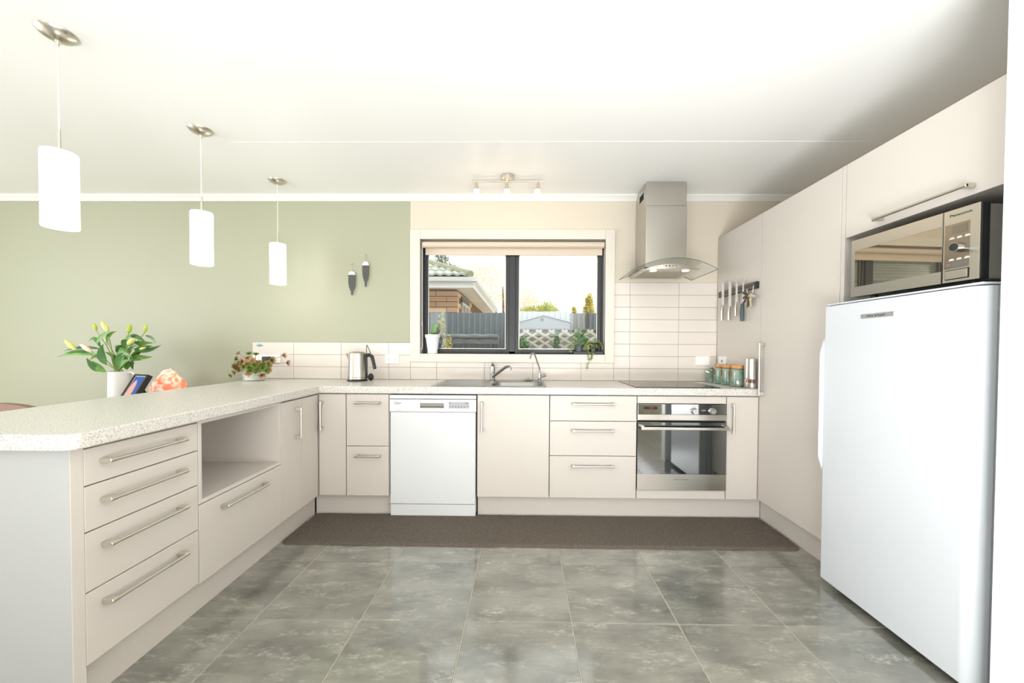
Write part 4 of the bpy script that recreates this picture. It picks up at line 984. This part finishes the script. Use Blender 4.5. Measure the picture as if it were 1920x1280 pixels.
# photo frame leaning back, angled towards the kitchen
pm = bpy.data.materials.new('photo_print'); pm.use_nodes = True
n, l = pm.node_tree.nodes, pm.node_tree.links; bs_ = n['Principled BSDF']; bs_.inputs['Roughness'].default_value = .15
tcn = n.new('ShaderNodeTexCoord'); mpn = n.new('ShaderNodeMapping'); mpn.inputs['Location'].default_value = (-.55, -.38, 0); mpn.inputs['Scale'].default_value = (1.9, 1.0, 0)
gn = n.new('ShaderNodeTexGradient'); gn.gradient_type = 'SPHERICAL'; rn = n.new('ShaderNodeValToRGB')
rn.color_ramp.elements[0].position = .50; rn.color_ramp.elements[0].color = lin((52, 92, 168)); rn.color_ramp.elements[1].position = .58; rn.color_ramp.elements[1].color = lin((224, 164, 152))
mp2 = n.new('ShaderNodeMapping'); mp2.inputs['Scale'].default_value = (1, 1, 1)
l.new(tcn.outputs['UV'], mpn.inputs['Vector']); l.new(mpn.outputs['Vector'], gn.inputs['Vector']); l.new(gn.outputs['Color'], rn.inputs['Fac']); l.new(rn.outputs['Color'], bs_.inputs['Base Color'])
pf = thing('photo_frame', 'small dark photo frame with a blue picture, beside the white jug', 'picture frame', (-1.265, -.58, SZ), -.3)
tilt = Matrix.Translation((-1.265, -.58, SZ+.006)) @ Matrix.Rotation(-.3, 4, 'Z') @ Matrix.Rotation(-.5, 4, 'X')
FW, FH = .075, .232
b = ring(MB(), -FW, FW, 0, FH, .013, -.012, .024); b.box(-FW+.012, FW-.012, .004, .024, .012, FH-.012)
part('frame', b.xf(tilt), mat('dark_wood_frame', (52, 46, 44), .35), pf, bevel=.0015)
me = bpy.data.meshes.new('photo'); q = [tilt @ Vector(p) for p in ((-FW+.013, -.002, .013), (FW-.013, -.002, .013), (FW-.013, -.002, FH-.013), (-FW+.013, -.002, FH-.013))]
me.from_pydata([MW[pf].inverted() @ p for p in q], [], [(0, 1, 2, 3)]); uv = me.uv_layers.new()
for i, c in enumerate(((0, 0), (1, 0), (1, 1), (0, 1))): uv.data[i].uv = c
me.materials.append(pm); o = bpy.data.objects.new('photo', me); COL.objects.link(o); o.parent = pf
part('mount', ring(MB(), -FW+.0125, FW-.0125, .0125, FH-.0125, .004, -.0035, -.001).xf(tilt), whtpl, pf)
b = MB().prism([(.092, .11), (.15, .0), (.157, .0), (.099, .116)], 'x', -.03, .03)
part('stand', b.xf(Matrix.Translation((-1.265, -.58, SZ)) @ Matrix.Rotation(-.3, 4, 'Z')), blkpl, pf)

# salt lamp
sm = bpy.data.materials.new('salt_crystal_lit'); sm.use_nodes = True
n, l = sm.node_tree.nodes, sm.node_tree.links; bs_ = n['Principled BSDF']; bs_.inputs['Roughness'].default_value = .5
tcn = n.new('ShaderNodeTexCoord'); nz = n.new('ShaderNodeTexNoise'); nz.inputs['Scale'].default_value = 16; nz.inputs['Detail'].default_value = 5; nz.inputs['Distortion'].default_value = .8
rn = n.new('ShaderNodeValToRGB'); rn.color_ramp.elements[0].position = .42; rn.color_ramp.elements[0].color = lin((240, 132, 92)); rn.color_ramp.elements[1].position = .62; rn.color_ramp.elements[1].color = lin((255, 224, 204))
l.new(tcn.outputs['Object'], nz.inputs['Vector']); l.new(nz.outputs['Fac'], rn.inputs['Fac']); l.new(rn.outputs['Color'], bs_.inputs['Base Color']); l.new(rn.outputs['Color'], bs_.inputs['Emission Color']); bs_.inputs['Emission Strength'].default_value = .45
sl = thing('salt_lamp', 'glowing orange salt crystal lamp behind the left counter', 'lamp', (-1.19, -.32, SZ))
part('base', MB().cyl((-1.19, -.32, SZ), (-1.19, -.32, SZ+.022), .085, n=28), woodm, sl, bevel=.004)
bm = bmesh.new(); bmesh.ops.create_icosphere(bm, subdivisions=4, radius=1)
for v in bm.verts:
    p = v.co.copy(); f_ = 1+.16*mn.noise(p*1.7+Vector((3, 1, 5)))+.07*mn.noise(p*5)+.03*mn.noise(p*11)
    z = (p.z*.5+.5); w = .135*f_*(1-.72*z)**.8*1.1
    v.co = Vector((-1.19+.012*z, -.32, SZ+.0225))+Vector((p.x*w, p.y*w*.8, z*.222*(1+.06*mn.noise(p*3))))
    if v.co.z < SZ+.0225: v.co.z = SZ+.0225
me = bpy.data.meshes.new('crystal'); bm.to_mesh(me); bm.free(); me.materials.append(sm); me.transform(MW[sl].inverted())
o = bpy.data.objects.new('crystal', me); COL.objects.link(o); o.parent = sl

# dining chair behind the counter
fab = mat('brown_fabric', (150, 122, 108), .8, bump=(300, .1))
ch = thing('dining_chair', 'brown upholstered dining chair by the left edge behind the counter', 'chair', (-1.88, -.98, 0))
part('seat', MB().box(-2.11, -1.65, -1.22, -.76, .42, .49), fab, ch, bevel=(.02, 3))
b = MB(); bp_ = [(-2.11+.46*i/12, .80-.028*((i-6)/6)**2) for i in range(13)]
b.prism([(-2.11, .47)]+bp_+[(-1.65, .47)], 'y', -.80, -.745); part('backrest', b, fab, ch, bevel=(.008, 2))
for x in (-2.08, -1.68):
    for y in (-1.19, -.79): part('leg', MB().cyl((x, y, .42), (x, y, 0), .018, .012, 10), woodm, ch)

# ---------------------------------------------------------------- outside the window
struct('ground', MB().box(-14, 16, .2, 40, -.30, -.2), mat('garden_ground', (206, 200, 188), .9, noise=(3, (180, 178, 160), .4, .6)))
FYY = 2.6; FT = 1.715
fsteel = mat('grey_fence_steel', (122, 131, 138), .45); fsteel2 = mat('pale_fence_steel', (168, 172, 172), .45); freflect = mat('reflection_sheet', (205, 212, 214), .4)
fn = thing('corrugated_fence', 'grey corrugated steel boundary fence behind the garden', 'fence', (1.4, FYY, -.2))
def sheet(x0, x1, m_, y=FYY, zt=FT, z0=-.2, per=.082, amp=.011):
    b = MB(); k = max(2, int((x1-x0)/per*8)); vs = []
    for i in range(k+1):
        x = x0+(x1-x0)*i/k; ph = ((x/per) % 1); yy = amp*(1 if ph < .42 else (1-(ph-.42)/.08*2 if ph < .5 else (-1 if ph < .92 else -1+(ph-.92)/.08*2)))
        vs += [(x, y+yy, z0), (x, y+yy, zt)]
    b.add(vs, [(2*i, 2*i+2, 2*i+3, 2*i+1) for i in range(k)])
    return part('fence_sheet', b, m_, fn, ang=None, recalc=False)
xs_ = [-2.6, -1.7, -.8, .1, .98, 1.37]
for a_, c_ in zip(xs_, xs_[1:]): sheet(a_, c_, fsteel)
sheet(1.37, 2.22, freflect, zt=FT+.02); sheet(2.225, 2.47, fsteel2); sheet(2.52, 3.4, fsteel); sheet(3.4, 4.3, fsteel); sheet(4.3, 5.2, fsteel)  # first, paler sheet: reflected bright rectangle put into the fence colour
for x in (-1.7, .1, 1.37, 2.495, 4.3): part('fence_post', MB().box(x-.02, x+.02, FYY-.03, FYY+.03, -.2, FT+.005), mat('fence_post_dark', (74, 82, 90), .5) if x < -1 else bpy.data.materials['fence_post_dark'], fn, bevel=.002)
# timber rails in front of the fence
oldwood = mat('weathered_wood', (112, 116, 120), .8, noise=(8, (140, 142, 144), .4, .65, (1, 6, 6)))
rl = thing('log_rail', 'weathered grey log and board rail against the fence', 'rail', (.66, 2.5, -.2))
b = MB(); pts = [(.05+1.12*i/16, 2.47, 1.355+.006*math.sin(i*1.9)) for i in range(17)]
part('log', b.tube(pts, [.036+.003*math.sin(i*2.3) for i in range(17)], 12), oldwood, rl, ang=60)
part('board', MB().box(.05, 1.17, 2.46, 2.49, 1.268, 1.312), oldwood, rl, bevel=.002)
for x in (.07, 1.17): part('post', MB().box(x-.015, x+.015, 2.44, 2.52, -.2, 1.40), oldwood, rl, bevel=.002)
part('lower_board', MB().box(.05, 1.17, 2.40, 2.49, 1.252, 1.266), oldwood, rl)
# gable shape put in as an object for a reflection in the window glass
sh_ = thing('reflected_gable', 'small pale grey gable shape standing in for a reflection in the right pane', 'reflection', (1.8, 2.4, -.2))
part('wall', MB().prism([(1.42, -.2), (2.20, -.2), (2.20, 1.56), (1.82, 1.655), (1.42, 1.545)], 'y', 2.36, 2.55), mat('reflected_gable_grey', (182, 190, 196), .5), sh_)
part('roof', MB().prism([(1.40, 1.542), (1.82, 1.657), (2.22, 1.558), (2.22, 1.570), (1.82, 1.670), (1.40, 1.554)], 'y', 2.345, 2.56), mat('reflected_gable_roof', (206, 210, 212), .5), sh_)
part('vent', MB().cyl((1.80, 2.36, 1.60), (1.80, 2.352, 1.60), .02, n=12), mat('reflected_gable_vent', (120, 126, 130), .6), sh_)
pb = thing('raised_planter', 'long weathered grey timber planter behind the trellis', 'planter', (2.0, 2.2, -.2))
for k_ in range(8): part('board', MB().box(1.36, 2.75, 2.09, 2.115, -.195+k_*.203, .003+k_*.203), oldwood, pb, bevel=.002)
part('cap', MB().box(1.35, 2.76, 2.07, 2.33, 1.432, 1.452), oldwood, pb, bevel=.003)
for x in (1.37, 2.06, 2.74): part('post', MB().box(x-.012, x+.012, 2.12, 2.30, -.2, 1.43), oldwood, pb)
# lattice
lw = mat('white_lattice', (232, 226, 214), .6); ty = 1.45; tx0, tx1, tz0, tz1 = 1.46, 2.56, .75, 1.405
lt = thing('garden_trellis', 'white diagonal lattice trellis standing in front of the fence', 'trellis', (2.0, ty, -.2))
def slat(x, s_, y):
    # line through (x, tz1) going down with slope
    k = .60; L_ = (tz1-tz0)/k; x2 = x+s_*L_; zb = tz0
    if x2 > tx1: zb = tz1-(tx1-x)*k; x2 = tx1
    if x2 < tx0: zb = tz1-(x-tx0)*k; x2 = tx0
    zt = tz1; x1 = x
    if x1 < tx0: zt = tz1-(tx0-x)*k; x1 = tx0
    if x1 > tx1: zt = tz1-(x-tx1)*k; x1 = tx1
    if zt-zb < .05: return
    a_ = math.atan2(zb-zt, x2-x1); Lh = math.hypot(x2-x1, zt-zb)
    M0 = Matrix.Translation((x1, y, zt)) @ Matrix.Rotation(-a_, 4, 'Y')
    part('slat', MB().box(0, Lh, -.004, .004, -.014, .014).xf(M0), lw, lt)
for i in range(-7, 8):
    slat(1.53+i*.155, 1, ty-.005)
for i in range(0, 15):
    slat(1.60+i*.155, -1, ty+.005)
for x in (1.47, 2.55): part('post', MB().box(x-.018, x+.018, ty+.01, ty+.045, -.2, tz1+.0), lw, lt)
# neighbour's house
hs = thing('brick_house', 'neighbouring brick house with pale green tiled hip roof beyond the fence', 'house', (-2.5, 6, -.2))
brickm = mat('tan_brick', (250, 208, 172), .85, rand=.15, bump=(40, .1)); mort = mat('brick_mortar', (128, 96, 76), .9)
HY = 4.15; HX = .27; HB = 2.30
part('wall', MB().box(-6, HX-.012, HY+.012, 9, -.2, HB), mort, hs)
bw, bh = .41, .102
def bricks(alongx):
    hme = {}
    for r in range(int((HB-1.55)/bh)+1):
        z = HB-.03-bh*(r+.5)
        if z < 1.5: break
        off_ = (r % 2)*bw/2
        for i in range(9):
            if alongx:
                x1 = HX-i*bw+off_; x0 = x1-bw; x1 = min(x1, HX)
                if x1-x0 < .06: continue
                key = round(x1-x0, 2)
                if key not in hme: hme[key] = mesh('brick', MB().box(-key/2+.006, key/2-.006, 0, .03, -bh/2+.006, bh/2-.006), brickm, ang=None)
                piece('brick', hme[key], hs, ((x0+x1)/2, HY, z))
            else:
                y0 = HY+i*bw-off_; y1 = y0+bw; y0 = max(y0, HY+.031)
                if y1-y0 < .06 or y1 > HY+2.2: continue
                if (y1 > 4.62 and y0 < 5.55 and z < 2.18): continue
                key = round(y1-y0, 2)
                if key not in hme: hme[key] = mesh('brick', MB().box(-.03, 0, -key/2+.006, key/2-.006, -bh/2+.006, bh/2-.006), brickm, ang=None)
                piece('brick', hme[key], hs, (HX, (y0+y1)/2, z))
bricks(True); bricks(False)
wf = part('house_window', ring(MB(), 4.65, 5.5, 1.1, 2.12, .05, HX-.02, HX+.03).xf(Matrix(((0, 1, 0, 0), (1, 0, 0, 0), (0, 0, 1, 0), (0, 0, 0, 1)))).box(HX-.02, HX+.03, 5.05, 5.1, 1.15, 2.07), lw, hs)
part('pane', MB().box(HX-.005, HX, 4.69, 5.46, 1.14, 2.08), mat('house_pane', (150, 165, 170), .1), wf)
part('lintel', MB().box(HX-.01, HX+.035, 4.55, 5.6, 2.13, 2.22), mat('lintel_grey', (112, 112, 106), .7), hs)
soff = mat('soffit_cream', (244, 234, 220), .6)
EX, EY = .72, 3.55   # eave corner (outer gutter)
part('soffit', MB().box(-6, EX-.1, EY+.1, HY+.02, HB-.0, HB+.012).box(HX-.02, EX-.1, HY+.02, 9, HB, HB+.012), soff, hs)
b = MB().box(-6, EX-.10, EY+.08, EY+.10, HB-.05, HB+.10).box(EX-.10, EX-.08, EY+.08, 9, HB-.05, HB+.10)
part('fascia', b, trimw, hs)
g = [(0, .09), (0, .0), (.08, -.0), (.08, .09)]
gp = [(EY, HB+.125), (EY+.015, HB+.06), (EY+.025, HB+.055), (EY+.08, HB+.055), (EY+.08, HB+.07), (EY+.03, HB+.07), (EY+.012, HB+.13)]
part('gutter', MB().prism(gp, 'x', -6, EX-.005), trimw, hs)
gp2 = [(EX-(y-EY), z) for y, z in gp]
part('gutter', MB().prism(gp2, 'y', EY+.005, 9), trimw, hs)
# roof : hip, pitch 23
rt = mat('pale_green_tile', (196, 202, 190), .6, rand=.08, noise=(5, (176, 184, 168), .4, .6)); hipm = mat('olive_hip', (150, 150, 118), .7)
PI_ = math.radians(23); RC = Vector((EX-.12, EY+.06, HB+.15)); cs, sn = math.cos(PI_), math.sin(PI_)
part('roof_deck', MB().add([RC+Vector((0, 0, -.02)), RC+Vector((-7, 0, -.02)), RC+Vector((-7, 4.6, 4.6*math.tan(PI_)-.02)), RC+Vector((-4.6, 4.6, 4.6*math.tan(PI_)-.02)), RC+Vector((0, 9.2, -.02))],
     [(0, 1, 2, 3), (0, 3, 4)]), mort, hs, recalc=False)
TWd, TE = .30, .335
def roof_tile(clip):
    vs = []; k = 12
    for r, (v, dz) in enumerate(((0, .030), (.012, .012), (TE+.04, .0))):
        for i in range(k+1):
            u = TWd*i/k; w = .5+.5*math.cos(2*PI*i/6)
            u_ = u
            vs.append((-u_, v*cs, v*sn+(.026*w+(.042 if r == 0 else (0 if r == 1 else .004)))))
    n_ = k+1; fs = []
    for i in range(k): fs += [(i, i+1, n_+i+1, n_+i), (i, 2*n_+i, 2*n_+i+1, i+1)]
    b = MB().add(vs, fs); return b
rme = mesh('roof_tile', roof_tile(None), rt, ang=60, recalc=False)
cnt = 0
for r in range(13):
    for i in range(23):
        u0 = i*TWd+.02+(r % 2)*0
        hipx = r*TE*cs+.0
        if u0 < hipx+.02 and u0+TWd < hipx+.12: continue
        if u0 < hipx-.05: continue
        piece('roof_tile', rme, hs, RC+Vector((-u0, r*TE*cs, r*TE*sn))); cnt += 1
# cut triangular tiles at the hip
for r in range(13):
    hipx = r*TE*cs
    i0 = math.ceil((hipx-.05-.02)/TWd); ux = i0*TWd+.02
    if ux-hipx > .03:
        vs = []; k = 6
        for rr, (v, dz) in enumerate(((0, .022), (TE, .002))):
            for i in range(k+1):
                lo_ = hipx+v*cs*.98; u = lo_+(max(ux-lo_, .0))*i/k
                w = .5+.5*math.cos(2*PI*((u-.02)/TWd)*2)
                vs.append((-u, 0, 0) if 0 else (RC.x-u, RC.y+r*TE*cs+v*cs, RC.z+r*TE*sn+v*sn+.026*w+dz*1.6))
        part('roof_tile', MB().add(vs, [(i, i+1, k+2+i, k+1+i) for i in range(k)]), rt, hs, ang=60, recalc=False)
dh = Vector((-1, 1, math.tan(PI_)))
for i in range(13):
    a_ = RC+dh*(.30*i)+Vector((0, 0, .03)); c_ = RC+dh*(.30*(i+1)+.03)+Vector((0, 0, .03))
    part('hip_tile', MB().tube([a_+Vector((0, 0, -.0)), a_+(c_-a_)*.02, c_], [.06, .072, .066], 10), hipm, hs)

# foliage helper : leaf scatter in a set of ellipsoids
def foliage(name, parent, blobs, n_, sz, m_):
    b = MB()
    tot = sum(bb[1][0]*bb[1][2] for bb in blobs)
    for c, r in blobs:
        for i in range(int(n_*r[0]*r[2]/tot)):
            while True:
                v = Vector((random.uniform(-1, 1), random.uniform(-1, 1), random.uniform(-1, 1)))
                if v.length < 1: break
            v = v*(.55+.45*random.random())/max(v.length, .45)*v.length**.6
            p = Vector((c[0]+v.x*r[0], c[1]+v.y*r[1], c[2]+v.z*r[2]))
            d = Vector((random.gauss(0, 1), random.gauss(0, 1), random.gauss(0, 1))).normalized(); s_ = d.orthogonal().normalized(); q = sz*random.uniform(.6, 1.3)
            b.add([p-d*q, p+s_*q*.45, p+d*q, p-s_*q*.45], [(0, 1, 2, 3)])
    return part(name, b, m_, parent, ang=None, kind='stuff', recalc=False)
def leafmat(name, c1, c2): return mat(name, c1, .6, noise=(1.3, c2, .35, .65))
ylw = leafmat('autumn_yellow', (240, 210, 120), (244, 226, 170)); gld = leafmat('golden_conifer', (226, 196, 70), (186, 180, 80)); dgr = leafmat('hedge_green', (160, 176, 84), (206, 204, 104)); grb = leafmat('grey_green', (118, 130, 108), (150, 156, 138)); bark = mat('bark', (120, 100, 78), .9)
shr = leafmat('shrub_green', (52, 104, 58), (110, 148, 90)); ysh = leafmat('yellow_shrub', (222, 202, 120), (170, 176, 96))
def tree(label, x, y, zt, blobs, n_, sz, m_, name='tree', tr=.08):
    t = thing(name, label, name, (x, y, -.2))
    part('trunk', MB().tube([(x, y, -.2), (x+.05, y, (zt)*.5), (x, y, zt)], [tr, tr*.7, tr*.3], 8), bark, t)
    foliage('foliage', t, blobs, n_, sz, m_)
tree('sparse yellow autumn tree behind the brick house roof', .7, 12, 3.6, [((.2, 12, 3.7), (1.5, 1.2, 1.1)), ((1.3, 12, 3.1), (1.0, 1.0, .9)), ((-.3, 12, 4.0), (1.0, 1, .5)), ((1.75, 12, 2.85), (.7, .8, .45))], 3800, .032, ylw)
tree('rounded yellow-green tree behind the fence in the right pane', 2.35, 12, 2.4, [((2.40, 12, 2.42), (.62, .6, .62)), ((1.8, 12, 2.45), (.6, .5, .45))], 3500, .06, dgr)
tree('tall golden conifer near the right window edge', 4.05, 12, 2.8, [((4.05, 12, 2.0), (.29, .27, .6)), ((4.05, 12, 2.6), (.26, .25, .5)), ((4.05, 12, 3.05), (.17, .17, .36))], 3000, .05, gld, tr=.05)
tree('small pointed golden conifer left of the tall conifer', 3.48, 12, 2.4, [((3.48, 12, 2.2), (.19, .19, .38)), ((3.48, 12, 2.62), (.10, .10, .28))], 900, .045, gld, tr=.04)
tree('grey-green gum tree top showing above the tiled roof', -1.55, 12, 4.9, [((-1.65, 12, 4.55), (.32, .3, .35)), ((-1.35, 12, 4.25), (.4, .3, .3)), ((-1.8, 12, 4.75), (.2, .2, .2))], 420, .06, grb, tr=.05)
def shrub(label, x, y, z0, blobs, n_, sz, m_):
    t = thing('shrub', label, 'shrub', (x, y, -.2))
    part('stem', MB().tube([(x, y, -.2), (x+.02, y, z0), (x, y, z0+.25)], [.015, .012, .006], 6), bark, t); foliage('foliage', t, blobs, n_, sz, m_)
shrub('dark green leafy shrub beside the mullion below the trellis', 1.55, 1.3, .9, [((1.53, 1.3, 1.18), (.10, .1, .16)), ((1.58, 1.3, 1.0), (.16, .1, .2))], 800, .026, shr)
shrub('slim green climber on the middle of the trellis', 1.93, 1.36, .9, [((1.93, 1.36, 1.25), (.05, .05, .16)), ((1.93, 1.36, 1.0), (.06, .05, .2)), ((2.02, 1.34, 1.0), (.1, .05, .12))], 480, .022, shr)
shrub('yellow-green bush at the foot of the trellis', 1.78, 1.2, .8, [((1.76, 1.2, .98), (.14, .08, .14)), ((2.1, 1.2, 1.02), (.12, .08, .16))], 240, .024, dgr)
shrub('pale green shrub on the trellis behind the trough', 2.22, 1.36, .9, [((2.20, 1.36, 1.3), (.12, .05, .14)), ((2.32, 1.36, 1.15), (.10, .05, .16))], 260, .026, leafmat('pale_leaf', (146, 172, 124), (100, 140, 90)))
shrub('yellow variegated shrub behind the orchid pot', .55, 1.2, .8, [((.60, 1.2, 1.45), (.05, .05, .16)), ((.66, 1.2, 1.2), (.07, .06, .16)), ((.76, 1.2, 1.12), (.08, .05, .06))], 230, .022, ysh)
